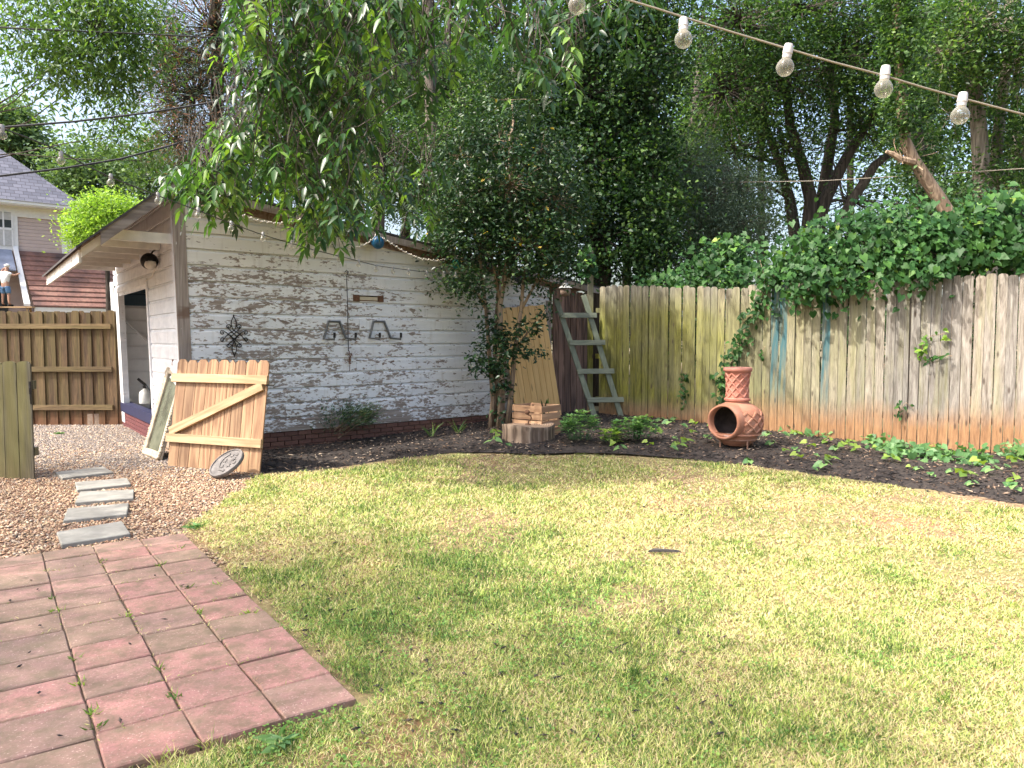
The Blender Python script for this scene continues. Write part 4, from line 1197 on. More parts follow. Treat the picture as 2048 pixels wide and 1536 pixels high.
# ------------------------------------------------------------------ stump and crate
M_BARK = mat_wood('stump_bark', (0.10, 0.065, 0.045), (0.36, 0.27, 0.20), 'Z', 0.9, 1.2, False, bump=.8, tint=.1)
def mat_rings():
    t = NT('cut_wood'); v = t.coord('Object', False)
    w = t.node('ShaderNodeTexWave', wave_type='RINGS', rings_direction='Z'); w.inputs['Scale'].default_value = 9; w.inputs['Distortion'].default_value = 3; w.inputs['Detail'].default_value = 3
    t.L(v, w.inputs['Vector'])
    c = t.ramp(w.outputs['Fac'], [(0, (0.22, 0.14, 0.09)), (1, (0.42, 0.30, 0.20))])
    c = t.mix(t.ramp(t.noise(v, 5, 4), [(0.45, 0), (0.7, .6)]), c, (0.2, 0.16, 0.13))
    return t.done(c, .9)
c = gp(1056, 893)
SX, SY = c[0], c[1] + .14
st = thing('tree_stump', 'wide weathered log slice standing on the bed edge in front of the crate', 'stump', (SX, SY, 0))
seg = 56; vs = []; fs = []
def srad(a): return .385 * (1 + .05 * math.sin(3 * a + 1) + .03 * math.sin(7 * a) + .016 * math.sin(19 * a) + .012 * math.sin(31 * a + 2))
prof = [(1.02, -.04), (1.0, .04), (.97, .14), (.965, .24), (.99, .30), (.97, .315)]
for r_, z_ in prof:
    for k in range(seg):
        a = 2 * math.pi * k / seg; vs.append((srad(a) * r_ * math.cos(a), srad(a) * r_ * math.sin(a), z_ + .02 * math.sin(a * 2) * (z_ > .2)))
for i in range(len(prof) - 1):
    for k in range(seg): fs.append((i * seg + k, i * seg + (k + 1) % seg, (i + 1) * seg + (k + 1) % seg, (i + 1) * seg + k))
MB().add(vs, fs).build('bark', M_BARK, st, smooth=True)
top = [(srad(2 * math.pi * k / seg) * .955 * math.cos(2 * math.pi * k / seg), srad(2 * math.pi * k / seg) * .955 * math.sin(2 * math.pi * k / seg), .312 + .02 * math.sin(4 * math.pi * k / seg)) for k in range(seg)]
MB().add(top + [(0, 0, .312)], [(k, (k + 1) % seg, seg) for k in range(seg)]).build('cut_face', mat_rings(), st)
fc = thing('iron_finial', 'rusty iron finial with curved hook standing on top of the log slice', 'finial', (SX + .0, SY - .08, .312))
MB().tube([(0, 0, .0), (.01, 0, .05), (.05, 0, .09), (.04, 0, .13), (0, 0, .15)], .012, 6).sphere((-.01, 0, .185), .038, 10, 8).box((0, 0, .006), (.09, .06, .012)).build('finial_body', M_RUST, fc, smooth=False)
M_CRATE = mat_wood('crate_slat', (0.30, 0.17, 0.095), (0.50, 0.32, 0.19), 'X', 0.75, 1, True, tint=.45)
cc = gp(1083, 886, 0.03)
cr = thing('wooden_crate', 'slatted pine crate standing upright behind the log slice', 'crate', (cc[0], cc[1], 0.03), rot=(0, 0, math.radians(-38)))
CA, CBB, CH = .52, .46, .555
th = .014
for j in range(5):
    zz = .045 + j * .1125
    for (cx_, cy_, rz_, ln) in ((-CA / 2, 0, 0, CA), (-CA / 2, CBB, 0, CA)):
        MB().box((0, 0, 0), (ln, th, .092)).build('slat', M_CRATE, cr, loc=(cx_, cy_, zz))
    for cx_ in (-CA - .008, .008):
        o = MB().box((0, 0, 0), (CBB + .03, th, .092)).build('slat', M_CRATE, cr, loc=(cx_, CBB / 2, zz)); o.rotation_euler = (0, 0, math.pi / 2)
for cx_ in (-CA + .02, -.02):
    for cy_ in (.025, CBB - .025):
        MB().box((0, 0, 0), (.035, .035, CH - .03)).build('corner_block', M_CRATE, cr, loc=(cx_, cy_, CH / 2 - .01))
MB().box((-CA / 2, CBB / 2, .02), (CA - .07, CBB - .04, .014)).build('bottom', M_CRATE, cr)

# ------------------------------------------------------------------ chiminea
def mat_terra(name, a, b_, soot=True):
    t = NT(name); v = t.coord('Object', False); s = t.sep(v)
    c = t.mix(t.ramp(t.noise(v, 7, 5, .6), [(.35, 0), (.65, 1)]), a, b_)
    c = t.mix(t.ramp(t.noise(v, 3.5, 4, .6), [(.55, 0), (.7, .55)]), c, (0.30, 0.20, 0.145))
    if soot:
        c = t.mix(t.math('MULTIPLY', t.mr(s[2], 1.075, 1.13), .6), c, (0.08, 0.05, 0.045))
    t.bump(t.noise(v, 35, 4), .25, .004)
    return t.done(c, .8)
M_TERRA = mat_terra('pink_terracotta', (0.37, 0.135, 0.095), (0.46, 0.195, 0.14))
M_TERRB = mat_terra('brown_terracotta', (0.34, 0.145, 0.085), (0.42, 0.20, 0.13))
M_SOOT = mat_plain('sooty_clay', (0.075, 0.058, 0.055), .95, 0, .6, 6, .4)
M_ASH = mat_plain('ash', (0.36, 0.34, 0.33), .95, 0, .5, 30, .5)
c = gp(1477, 905)
CX, CY = c[0], c[1] + .10
ch = thing('chiminea', 'terracotta chiminea with lattice relief and sooty round mouth on a metal stand', 'chiminea', (CX, CY, 0.05))
OPA = math.radians(219)                       # the mouth looks left of the camera
OD = Vector((math.cos(OPA), math.sin(OPA), 0)); OS = Vector((-OD.y, OD.x, 0))
OZ = .385; OR = .228; OW = .245
seg = 72
body = [(.17, .045), (.185, .06), (.24, .10), (.275, .16), (.295, .205), (.315, .23), (.335, .29), (.345, .36), (.343, .43), (.325, .50), (.29, .555), (.23, .60), (.165, .63), (.15, .66)]
def brad(z):
    zs = [p[1] for p in body]; return float(np.interp(z, zs, [p[0] for p in body]))
def hits(p):
    """inside the mouth, seen along its axis"""
    v = Vector(p); d = v.dot(OD)
    if d < 0.05: return False
    a = v.dot(OS) / OW; h_ = (v.z - OZ) / OR
    return a * a + h_ * h_ < 1
zs = list(np.linspace(.045, .66, 46)); vs = []; fs = []
for z_ in zs:
    for k in range(seg):
        a = 2 * math.pi * k / seg; r_ = brad(z_); vs.append((r_ * math.cos(a), r_ * math.sin(a), z_))
for i in range(len(zs) - 1):
    for k in range(seg):
        q = (i * seg + k, i * seg + (k + 1) % seg, (i + 1) * seg + (k + 1) % seg, (i + 1) * seg + k)
        cen = sum((Vector(vs[j]) for j in q), Vector()) / 4
        if not hits(cen): fs.append(q)
inner = [(v[0] * .93, v[1] * .93, v[2] + .006) for v in vs]
MB().add(vs, fs).build('bowl', M_TERRB, ch, smooth=True)
MB().add(inner, fs).lathe([(.001, .075), (.2, .085), (.25, .11)], 24, cap=False).build('inner_wall', M_SOOT, ch, smooth=True)
MB().lathe([(.24, .16), (.20, .19), (.1, .2), (.001, .205)], 24, cap=False).build('ash_bed', M_ASH, ch, smooth=True)
# collar round the mouth
def mouth(rs, out):
    pts = []
    n = 40
    for i in range(n):
        a = 2 * math.pi * i / n; s_ = OW * rs * math.cos(a); h_ = OZ + OR * rs * math.sin(a)
        r_ = brad(max(.06, min(.64, h_)))
        d = math.sqrt(max(.012, r_ * r_ - s_ * s_))
        pts.append(OD * (d * .55 + .345 * .45 + out) + OS * s_ + Vector((0, 0, h_)))
    return pts
rings = [mouth(1.14, -.09), mouth(1.10, -.02), mouth(1.07, .03), mouth(1.00, .045), mouth(.93, .035), mouth(.90, -.01), mouth(.90, -.08)]
n = 40; vs = [p for r_ in rings for p in r_]; fs = [(i * n + k, i * n + (k + 1) % n, (i + 1) * n + (k + 1) % n, (i + 1) * n + k) for i in range(len(rings) - 1) for k in range(n)]
MB().add(vs, fs).build('mouth_rim', M_TERRB, ch, smooth=True)
MB().lathe([(.335, .205), (.318, .22), (.33, .235)], seg, cap=False).build('band', M_TERRB, ch, smooth=True)
neck = [(.155, .655), (.175, .665), (.178, .69), (.150, .705), (.146, .76), (.143, .85), (.150, .95), (.162, 1.03), (.168, 1.055), (.19, 1.07), (.197, 1.09), (.192, 1.115), (.178, 1.125), (.155, 1.12), (.13, 1.0), (.12, .70)]
MB().lathe(neck, seg, cap=False).build('chimney', M_TERRA, ch, smooth=True, auto=.9)
MB().lathe([(.148, 1.09), (.125, 1.0), (.115, .7), (.001, .66)], 32, cap=False).build('flue', M_SOOT, ch, smooth=True)
def nrad(z): return float(np.interp(z, [p[1] for p in neck[:9]], [p[0] for p in neck[:9]]))
def strap(z0, z1, fr, rad, a0, da, mt, r0=.008, skip=False):
    for sgn in (1, -1):
        for i in range(rad):
            run = []; n_ = 22
            for j in range(n_ + 1):
                t_ = j / n_; a = a0 + 2 * math.pi * i / rad + sgn * da * t_; z_ = z0 + (z1 - z0) * t_
                p = Vector((fr(z_) * math.cos(a), fr(z_) * math.sin(a), z_))
                ok = True
                if skip:
                    d = p.dot(OD); a_ = p.dot(OS) / (OW * 1.1); h_ = (p.z - OZ) / (OR * 1.12); ok = not (d > 0 and a_ * a_ + h_ * h_ < 1)
                if ok: run.append(p)
                else:
                    if len(run) > 2: MB().tube(run, r0, 5).build('lattice_strip', mt, ch)
                    run = []
            if len(run) > 2: MB().tube(run, r0, 5).build('lattice_strip', mt, ch)
strap(.715, 1.045, nrad, 9, 0.1, 1.75, M_TERRA, .014)
strap(.235, .535, brad, 13, 0.0, 1.0, M_TERRB, .017, True)
M_STAND = mat_plain('rusty_stand', (0.34, 0.19, 0.13), .8, .2, .2, 20)
ringp = [(.268 * math.cos(2 * math.pi * k / 32), .268 * math.sin(2 * math.pi * k / 32), .135) for k in range(33)]
sd = MB().tube(ringp, .012, 6)
sd.build('stand_ring', M_STAND, ch, smooth=True)
for a in (200, 285, 20, 110):
    q = math.radians(a); MB().tube([(.268 * math.cos(q), .268 * math.sin(q), .14), (.272 * math.cos(q), .272 * math.sin(q), -.07)], .011, 6).build('stand_leg', M_STAND, ch)

# ------------------------------------------------------------------ string lights, cables, garland
def mat_bulb():
    t = NT('clear_bulb_glass')
    g = t.node('ShaderNodeBsdfTransparent'); g.inputs['Color'].default_value = (.95, .94, .90, 1)
    t.done((.50, .48, .42), .14, 0, .9)
    lw = t.node('ShaderNodeLayerWeight'); lw.inputs['Blend'].default_value = .35
    f = t.math('MULTIPLY_ADD', lw.outputs['Facing'], .5, .13)
    mx = t.node('ShaderNodeMixShader'); t.L(f, mx.inputs[0])
    t.L(g.outputs[0], mx.inputs[1]); t.L(t.b.outputs[0], mx.inputs[2]); t.L(mx.outputs[0], t.out.inputs['Surface'])
    return t.m
M_BULB = mat_bulb()
M_SOCK = mat_plain('white_socket', (.50, .48, .47), .5, 0, .1)
M_SOCKG = mat_plain('grey_socket', (.30, .29, .28), .5, .2, .1)
M_WIRE = mat_plain('pale_flex', (.24, .21, .165), .6)
M_WIRED = mat_plain('dark_flex', (.03, .03, .03), .6)
def bulb_mesh(d):
    r = d / 2
    return MB().lathe([(.001, -r), (r * .38, -r * .92), (r * .72, -r * .70), (r * .95, -r * .3), (r, 0), (r * .93, r * .36), (r * .70, r * .72), (r * .5, r * .95), (r * .44, r * 1.15)], 20, cap=False).mesh('bulb', smooth=True)
def sock_mesh(d):
    r = d / 2
    return MB().lathe([(r * .46, r * 1.0), (r * .50, r * 1.05), (r * .5, r * 1.45), (r * .56, r * 1.5), (r * .50, r * 2.35), (r * .42, r * 2.55), (.001, r * 2.6)], 16).mesh('socket', smooth=True, auto=.6)
def fil_mesh(d):
    r = d / 2
    return MB().tube([(-r * .25, 0, r * .9), (-r * .3, 0, r * .1), (0, 0, -r * .05), (r * .3, 0, r * .1), (r * .25, 0, r * .9)], r * .05, 4).mesh('filament')
def string(name, label, wire, bulbs, d, wr, msock, mwire, tilt):
    c0 = np.array(wire[0]); s_ = thing(name, label, 'string lights', c0)
    pts = [tuple(np.array(p) - c0) for p in wire]
    MB().tube(pts, wr, 6).build('cord', mwire, s_, smooth=True)
    bm_, sm_, fm_ = bulb_mesh(d), sock_mesh(d), fil_mesh(d)
    for p in bulbs:
        o = attach('bulb', bm_, s_, M_BULB, np.array(p) - c0); o.rotation_euler = (random.uniform(-tilt, tilt), random.uniform(0, tilt), 0)
        attach('socket', sm_, o, msock); attach('filament', fm_, o, M_STEEL)
    return s_
random.seed(2)
w1 = [np.array([-3.2, 2.3, 3.05]), np.array([-1.2, 2.45, 2.88])] + [at(x, y, 2.45) for x, y in ((900, -110), (1130, -42), (1250, -2), (1310, 16), (1376, 37), (1470, 66), (1574, 97), (1665, 124), (1764, 150), (1850, 176), (1926, 197), (2048, 229), (2200, 268))] + [np.array([3.2, 2.6, 2.12]), np.array([5.0, 2.9, 2.0]), np.array([7.4, 3.4, 2.25])]
b1_ = [at(x, y, 2.44) for x, y in ((1154, 11), (1367, 79), (1570, 135), (1767, 178), (1920, 231))]
string('string_lights', 'near festoon of five big clear bulbs on pale cord across the upper right', w1, b1_, .056, .0034, M_SOCK, M_WIRE, .16)
def yst(px): return 1 / (1 / 4.7 + (1 / 13.0 - 1 / 4.7) * px / 975.0)
wpx = [(-260, 130), (-120, 200), (0, 255), (60, 277), (118, 301), (170, 330), (222, 355), (315, 391), (396, 421), (462, 447), (526, 470), (583, 487), (628, 500), (678, 512), (717, 522), (752, 531), (786, 536), (817, 540), (853, 544), (887, 546), (935, 547), (975, 544), (1020, 536)]
bpx = [(5, 271), (122, 322), (221, 366), (316, 402), (396, 431), (462, 457), (526, 478), (583, 494), (628, 509), (678, 520), (717, 530), (752, 540), (786, 544), (817, 547), (853, 551), (887, 551), (911, 552), (935, 552), (955, 551), (975, 549)]
string('string_lights', 'long festoon of small clear bulbs crossing in front of the peeling shed wall', [at(x, y, yst(max(x, -100)) if x > -100 else 4.5) for x, y in wpx], [at(x, y, yst(x)) for x, y in bpx], .052, .0045, M_SOCKG, M_WIRED, .1)
def cable(label, pts, r, m=None):
    c0 = pts[0]; o = MB().tube([tuple(p - c0) for p in pts], r, 6).build('cable', m or M_WIRED, None, smooth=True, loc=c0)
    tag(o, label, 'cable', 'overhead cables')
cable('black overhead cable rising to the right above the far house roof ridge', [at(x, y, Y) for x, y, Y in ((-120, 263, 11), (0, 255, 11.5), (150, 243, 12), (300, 225, 12.6), (440, 202, 13.2), (640, 165, 14), (860, 118, 17))], .016)
cable('black overhead cable passing low across the slate-grey roof to the shed ridge', [at(x, y, Y) for x, y, Y in ((-120, 358, 10), (0, 352, 10.5), (130, 336, 11), (240, 318, 11.6), (345, 290, 12.2), (450, 255, 13))], .015)
cable('thin black cable highest of the three in the pecan leaves', [at(x, y, Y) for x, y, Y in ((-80, 50, 12), (60, 58, 12.5), (250, 66, 13), (450, 76, 13.5), (640, 80, 14.5))], .013)
cable('thin pale cable strung between the trunks behind the vine-topped fence', [at(x, y, Y) for x, y, Y in ((1440, 365, 19), (1640, 362, 18.5), (1850, 350, 18), (2050, 337, 17.5), (2200, 325, 17))], .012, M_WIRE)

gar = thing('garland', 'white beaded garland with coloured glass globes draped along the shed eave', 'garland', wallpt(415, 400) + WN * .22)
gc = wallpt(415, 400) + WN * .22
def gpt(x, y): return tuple(wallpt(x, y) + WN * .22 - gc)
spans = [[(385, 395), (410, 402), (430, 402)], [(430, 402), (470, 433), (505, 446), (545, 451), (585, 444), (630, 425)], [(630, 425), (650, 470), (672, 493), (695, 499), (718, 491), (741, 473)], [(741, 473), (768, 490), (795, 507), (825, 520), (860, 524), (897, 515)], [(897, 515), (940, 532), (985, 536), (1030, 540)]]
gb = MB(); gr = MB()
for sp in spans:
    P = np.array([gpt(*p) for p in sp]); d = np.r_[0, np.cumsum(np.linalg.norm(np.diff(P, axis=0), axis=1))]
    n_ = int(d[-1] / .030)
    Q = [tuple(np.interp(d[-1] * k / n_, d, P[:, a]) for a in range(3)) for k in range(n_ + 1)]
    gr.tube(Q[::3] + [Q[-1]], .006, 5)
    for k, q in enumerate(Q):
        o_ = .012 * math.sin(k * 2.2)
        gb.sphere((q[0], q[1], q[2] + o_), .0125, 6, 4)
gr.build('cord', M_SOCK, gar)
tag(gb.build('bead_strand', mat_plain('white_beads', (.68, .63, .55), .4), gar, smooth=True), kind='stuff')
def globe(x, y, r, color, label):
    q = gpt(x, y)
    m_ = mat_plain('glass_' + label.split()[0], color, .12, 0, .15, 4, 0)
    MB().sphere(q, r, 24, 14).build('globe', m_, gar, smooth=True, label=label)
    MB().lathe([(r * .42, r * .92), (r * .45, r * 1.2), (r * .3, r * 1.45), (.001, r * 1.5)], 14, c=q).build('cap', M_SOCK, gar, smooth=True)
globe(431, 413, .078, (.42, .02, .035), 'red glass globe')
globe(741, 488, .098, (.015, .10, .22), 'blue glass globe')
globe(898, 531, .088, (.02, .22, .19), 'teal glass globe')
globe(1022, 556, .10, (.03, .035, .09), 'dark glass globe')

# ------------------------------------------------------------------ far house
HY = 35.0
hc = at(137, 612, HY); hrz = math.atan2(UX[1], UX[0])
def hp(x, y, off=0.0):
    """photo pixel -> local coordinates on a plane parallel to the far house's front"""
    d = ray(x, y); nn = np.array([UX[1], -UX[0]]); base = hc[:2] + nn * off
    t_ = (base @ nn) / (d[:2] @ nn); q = d * t_
    r = q[:2] - hc[:2]
    return float(r @ UX), float(-(r @ nn)), CAM_H + q[2]
M_HWALL = mat_plain('pinkish_clapboard', (0.50, 0.40, 0.375), .7, 0, .06, 3)
M_HTRIM = mat_plain('white_house_trim', (.72, .72, .73), .6, 0, .05)
def mat_slate():
    t = NT('slate_grey_shingles'); v = t.coord('Object', False)
    br_ = t.node('ShaderNodeTexBrick'); br_.inputs['Scale'].default_value = 1.0; br_.inputs['Brick Width'].default_value = .33; br_.inputs['Row Height'].default_value = .17
    br_.inputs['Mortar Size'].default_value = .012; br_.inputs['Color1'].default_value = (.075, .08, .11, 1); br_.inputs['Color2'].default_value = (.13, .135, .175, 1); br_.inputs['Mortar'].default_value = (.04, .04, .055, 1)
    s = t.sep(v); cb_ = t.node('ShaderNodeCombineXYZ'); t.L(s[0], cb_.inputs[0]); t.L(s[2], cb_.inputs[1]); t.L(cb_.outputs[0], br_.inputs['Vector'])
    return t.done(br_.outputs['Color'], .85)
house = thing('house', 'pinkish two-storey clapboard house with slate-grey hip roof far behind the back fence', 'house', (hc[0], hc[1], 0), rot=(0, 0, hrz))
zt = hp(137, 425)[2]; zb = hp(137, 503)[2]; ze = hp(150, 401)[2]
WL = -9.0
MB().box((WL / 2, 4, (2.0 + zt) / 2), (-WL, 8, zt - 2.0)).build('wall', M_HWALL, house)
b = MB(); z = 4.0
while z < zt - .3:
    if True: siding(b, WL, -.18, WL, -.18, z, .155, -0.005)
    z += .158
tag(b.build('siding', M_HWALL, house), kind='stuff')
MB().box((-.08, -.04, (2 + zt) / 2), (.22, .08, zt - 2)).build('corner_board', M_HTRIM, house)
MB().box((WL / 2 + .0, -.035, zt - .18), (-WL + .05, .09, .46)).build('frieze_board', M_HTRIM, house)
MB().box((WL / 2 + .2, -.25, zt + .08), (-WL + .9, .75, .10)).box((.3, 4, zt + .08), (.7, 8, .1)).build('soffit', M_HTRIM, house)
MB().box((WL / 2 + .25, -.62, zt + .16), (-WL + 1.0, .10, .16)).build('gutter', M_HTRIM, house)
MB().box((.12, -.10, 4.6), (.12, .10, 4.6)).build('downpipe', M_HTRIM, house)
ze = zt + .2; RH = 4.6
e0, e1 = (-9.8, -.7, ze), (.72, -.7, ze)
MB().add([e0, e1, (.72, 8.6, ze), (-9.8, 8.6, ze), (-5.6, 4, ze + RH), (-4.2, 4, ze + RH)], [(0, 1, 5, 4), (1, 2, 5), (2, 3, 4, 5), (3, 0, 4), (0, 3, 2, 1)]).build('roof', mat_slate(), house)
wx0, _, wz1 = hp(-22, 415); wx1, _, wz0 = hp(34, 500)
win = MB().box(((wx0 + wx1) / 2, -.05, (wz0 + wz1) / 2), (wx1 - wx0 + .1, .10, wz1 - wz0 + .1)).build('window', M_HTRIM, house)
M_PANE = mat_plain('dark_window_pane', (.05, .06, .065), .1)
ww = (wx1 - wx0); 
MB().box(((wx0 + wx1) / 2, -.11, (wz0 + wz1) / 2), (ww - .26, .02, wz1 - wz0 - .3)).build('pane', M_PANE, win)
for xx, zz, dx_, dz_ in (((wx0 + wx1) / 2, (wz0 + wz1) / 2, ww - .2, .08), ((wx0 + wx1) / 2, (wz0 + wz1) / 2, .06, wz1 - wz0 - .2), (wx0 + .2, (wz0 + wz1) / 2, .06, wz1 - wz0 - .2), (wx1 - .16, (wz0 + wz1) / 2, .06, wz1 - wz0 - .2)):
    MB().box((xx, -.125, zz), (dx_, .03, dz_)).build('glazing_bar', M_HTRIM, win)
MB().box(((wx0 + wx1) / 2, -.122, wz0 + .55), (ww - .3, .012, .8)).box(((wx0 + wx1) / 2, -.122, wz1 - .32), (ww - .3, .012, .32)).build('curtain', mat_plain('net_curtain', (.45, .45, .45), .8), win)
# lower brown roof in front, course by course
def mat_brownroof():
    t = NT('mottled_brown_shingle'); v = t.pos()
    c = t.ramp(t.noise(v, .8, 4, .6), [(.35, (.07, .045, .045)), (.55, (.23, .115, .09)), (.75, (.30, .17, .13))])
    c = t.mix(t.ramp(t.noise(v, 7, 3, .7), [(.45, 0), (.65, .6)]), c, (.10, .06, .055))
    t.bump(t.noise(v, 12, 3), .4, .02)
    return t.done(c, .9)
M_BROOF = mat_brownroof()
x0 = hp(36, 505)[0]; xr = 4.6
zt2 = hp(100, 506)[2]; zb2 = hp(100, 613, 2.2)[2]
nC = 11
for i in range(nC):
    ya, yb_ = -.08 - 2.1 * i / nC, -.08 - 2.1 * (i + 1) / nC
    za, zb_ = zt2 + (zb2 - zt2) * i / nC, zt2 + (zb2 - zt2) * (i + 1) / nC
    xl = x0 + .25 * i / nC
    MB().hexa([(xl, yb_ - .03, zb_ - .03), (xr, yb_ - .03, zb_ - .03), (xr, ya, za - .03), (xl, ya, za - .03), (xl, yb_ - .03, zb_ + .045), (xr, yb_ - .03, zb_ + .045), (xr, ya, za + .005), (xl, ya, za + .005)]).build('shingle_course', M_BROOF, house)
MB().box(((x0 + xr) / 2 + .2, -2.16, zb2 - .14), (xr - x0 - .1, .06, .2)).build('fascia', M_HTRIM, house)
MB().box(((x0 + xr) / 2, -.9, (zb2 - .2) / 2), (xr - x0 - .5, 1.7, zb2 - .25)).build('wall', M_HWALL, house)
MB().hexa([(x0 - .12, -2.2, zb2), (x0 + .1, -2.2, zb2), (x0 - .02, -.1, zt2 + .1), (x0 - .2, -.1, zt2 + .1), (x0 - .12, -2.2, zb2 + .1), (x0 + .1, -2.2, zb2 + .1), (x0 - .02, -.1, zt2 + .2), (x0 - .2, -.1, zt2 + .2)]).build('rake_board', M_HTRIM, house)
MB().add([(-8.5, -.1, zt2 + .1), (x0 - .25, -.1, zt2 + .02), (x0 - .25, -1.3, zt2 - .95), (-8.5, -1.3, zt2 - .9), (-8.5, -.1, zt2 + .06), (x0 - .25, -.1, zt2 - .02), (x0 - .25, -1.3, zt2 - 1.0), (-8.5, -1.3, zt2 - .95)], [(0, 1, 2, 3), (7, 6, 5, 4), (0, 4, 5, 1), (1, 5, 6, 2), (2, 6, 7, 3), (3, 7, 4, 0)]).build('awning', mat_plain('blue_grey_tarp', (.22, .25, .33), .6, 0, .3, 2), house)
MB().box((x0 - 1.2, -.02, 3.3), (1.5, .06, 2.0)).build('doorway', M_PANE, house)
dr = MB().hexa([(.9, 3, 2), (6, 3, 2), (6, 9, 2), (.9, 9, 2), (.9, 3.4, 6.55), (6, 3.4, 6.55), (6, 7, 7.0), (.9, 7, 7.0)])
sd_ = thing('low_shed', 'low black-roofed outbuilding between the far house and the bright green tree', 'outbuilding', (hc[0], hc[1], 0), rot=(0, 0, hrz))
dr.build('roof', mat_plain('black_roof', (.035, .037, .045), .8, 0, .3, 2), sd_)

# ------------------------------------------------------------------ person on the far porch roof edge
def skin_body(name, joints, edges, m, parent, root=0, sub=1):
    me = bpy.data.meshes.new(name); me.from_pydata([j[0] for j in joints], edges, [])
    o = attach(name, me, parent, m)
    o.modifiers.new('skin', 'SKIN'); 
    sv = me.skin_vertices[0].data if me.skin_vertices else None
    if sv is None:
        bpy.context.view_layer.update(); sv = me.skin_vertices[0].data
    for i, j in enumerate(joints):
        r = j[1] if hasattr(j[1], '__len__') else (j[1], j[1])
        sv[i].radius = r; sv[i].use_root = (i == root)
    s_ = o.modifiers.new('sub', 'SUBSURF'); s_.levels = sub; s_.render_levels = sub
    me.polygons.foreach_set('use_smooth', [True] * len(me.polygons)); o.modifiers['skin'].use_smooth_shade = True
    return o
pf = at(12, 611, 32.2)
per = thing('person', 'person in white T-shirt and denim shorts reaching up, seen from behind by the far porch', 'person', pf, rot=(0, 0, math.radians(-10)))
M_SKIN = mat_plain('skin', (.42, .24, .17), .6, 0, .05, 3, 0)
M_TEE = mat_plain('white_tee', (.72, .72, .72), .8, 0, .06, 5)
M_DENIM = mat_plain('blue_denim', (.10, .20, .36), .85, 0, .25, 8)
J = [((0, 0, .88), (.15, .11)), ((0, 0, 1.12), (.15, .11)), ((.02, .02, 1.36), (.17, .11)), ((.03, .04, 1.47), .055), ((.06, .06, 1.55), (.08, .09)), ((.07, .07, 1.66), (.075, .09)),
     ((-.17, .02, 1.38), .06), ((-.22, .08, 1.52), .048), ((-.05, .22, 1.68), .036), ((.0, .27, 1.72), .035),
     ((.20, .03, 1.36), .06), ((.34, .12, 1.28), .046), ((.42, .26, 1.36), .036), ((.45, .32, 1.39), .035),
     ((-.10, 0, .80), .09), ((-.13, .0, .46), .062), ((-.14, -.02, .10), .042), ((-.15, .09, .04), .045),
     ((.10, 0, .80), .09), ((.14, .02, .46), .062), ((.16, -.01, .10), .042), ((.17, .10, .04), .045)]
E_ = [(0, 1), (1, 2), (2, 3), (3, 4), (4, 5), (2, 6), (6, 7), (7, 8), (8, 9), (2, 10), (10, 11), (11, 12), (12, 13), (0, 14), (14, 15), (15, 16), (16, 17), (0, 18), (18, 19), (19, 20), (20, 21)]
skin_body('body', J, E_, M_SKIN, per)
skin_body('t_shirt', [((0, 0, .84), (.175, .135)), ((0, 0, 1.1), (.18, .135)), ((.02, .02, 1.34), (.195, .13)), ((.02, .03, 1.42), (.11, .09)), ((-.18, .02, 1.38), .085), ((-.215, .06, 1.46), .075), ((.21, .03, 1.35), .085), ((.29, .085, 1.31), .075)], [(0, 1), (1, 2), (2, 3), (2, 4), (4, 5), (2, 6), (6, 7)], M_TEE, per)
skin_body('shorts', [((0, 0, .90), (.17, .135)), ((-.105, 0, .76), .115), ((-.125, 0, .48), .105), ((.105, 0, .76), .115), ((.135, .02, .48), .105)], [(0, 1), (1, 2), (0, 3), (3, 4)], M_DENIM, per)
MB().sphere((.07, .065, 1.70), .105, 14, 8, (1, 1.1, .75)).build('cap', M_TEE, per, smooth=True)
for sx in (-.15, .17): MB().box((sx, .05, .0), (.10, .27, .09)).build('shoe', M_IRON, per, bevel=.02)
pk = thing('plank_platform', 'pale plank on trestles that the person by the far porch stands on', 'platform', pf + np.array([0, 0, -.05]))
MB().box((0, .1, -.02), (2.4, .5, .05)).build('plank', M_GATER, pk)
for sx in (-.9, .9): MB().beam((sx, .0, -.05), (sx * 1.1, -.2, -pf[2] + .05), .06, .06).beam((sx, .2, -.05), (sx * 1.1, .4, -pf[2] + .05), .06, .06).build('leg', M_GATER, pk)

# ------------------------------------------------------------------ trees
M_BRK = mat_wood('tree_bark', (.022, .017, .013), (.085, .068, .055), 'Z', .9, 1.2, False, bump=.8, tint=.3)
M_BRKL = mat_wood('pale_bark', (.12, .10, .08), (.30, .26, .21), 'Z', .9, 1.2, False, bump=.8, tint=.2)
M_BRKS = mat_wood('snag_wood', (.15, .10, .065), (.36, .265, .18), 'Z', .9, 1.2, False, bump=.8, tint=.2)
L_PECAN = mat_leaf('pecan_leaf', [(0, (.018, .050, .020)), (.4, (.042, .105, .030)), (.75, (.085, .18, .042)), (1, (.18, .30, .05))], .36, .35, .5)
L_LIGHT = mat_leaf('light_leaf', [(0, (.032, .072, .022)), (.5, (.075, .15, .035)), (1, (.16, .26, .06))], .5, .4, .4)
L_LIME = mat_leaf('lime_leaf', [(0, (.13, .24, .04)), (.5, (.22, .36, .06)), (1, (.33, .46, .10))], .5, .4, .3)
L_DARK = mat_leaf('dark_leaf', [(0, (.008, .024, .009)), (.45, (.024, .062, .020)), (.8, (.055, .12, .034)), (1, (.12, .20, .05))], .5, .3, .3)
L_CAM = mat_leaf('camellia_leaf', [(0, (.010, .030, .013)), (.6, (.026, .066, .024)), (.9, (.06, .12, .035)), (.9985, (.09, .15, .04)), (1, (.42, .30, .03))], .40, .15, .4)
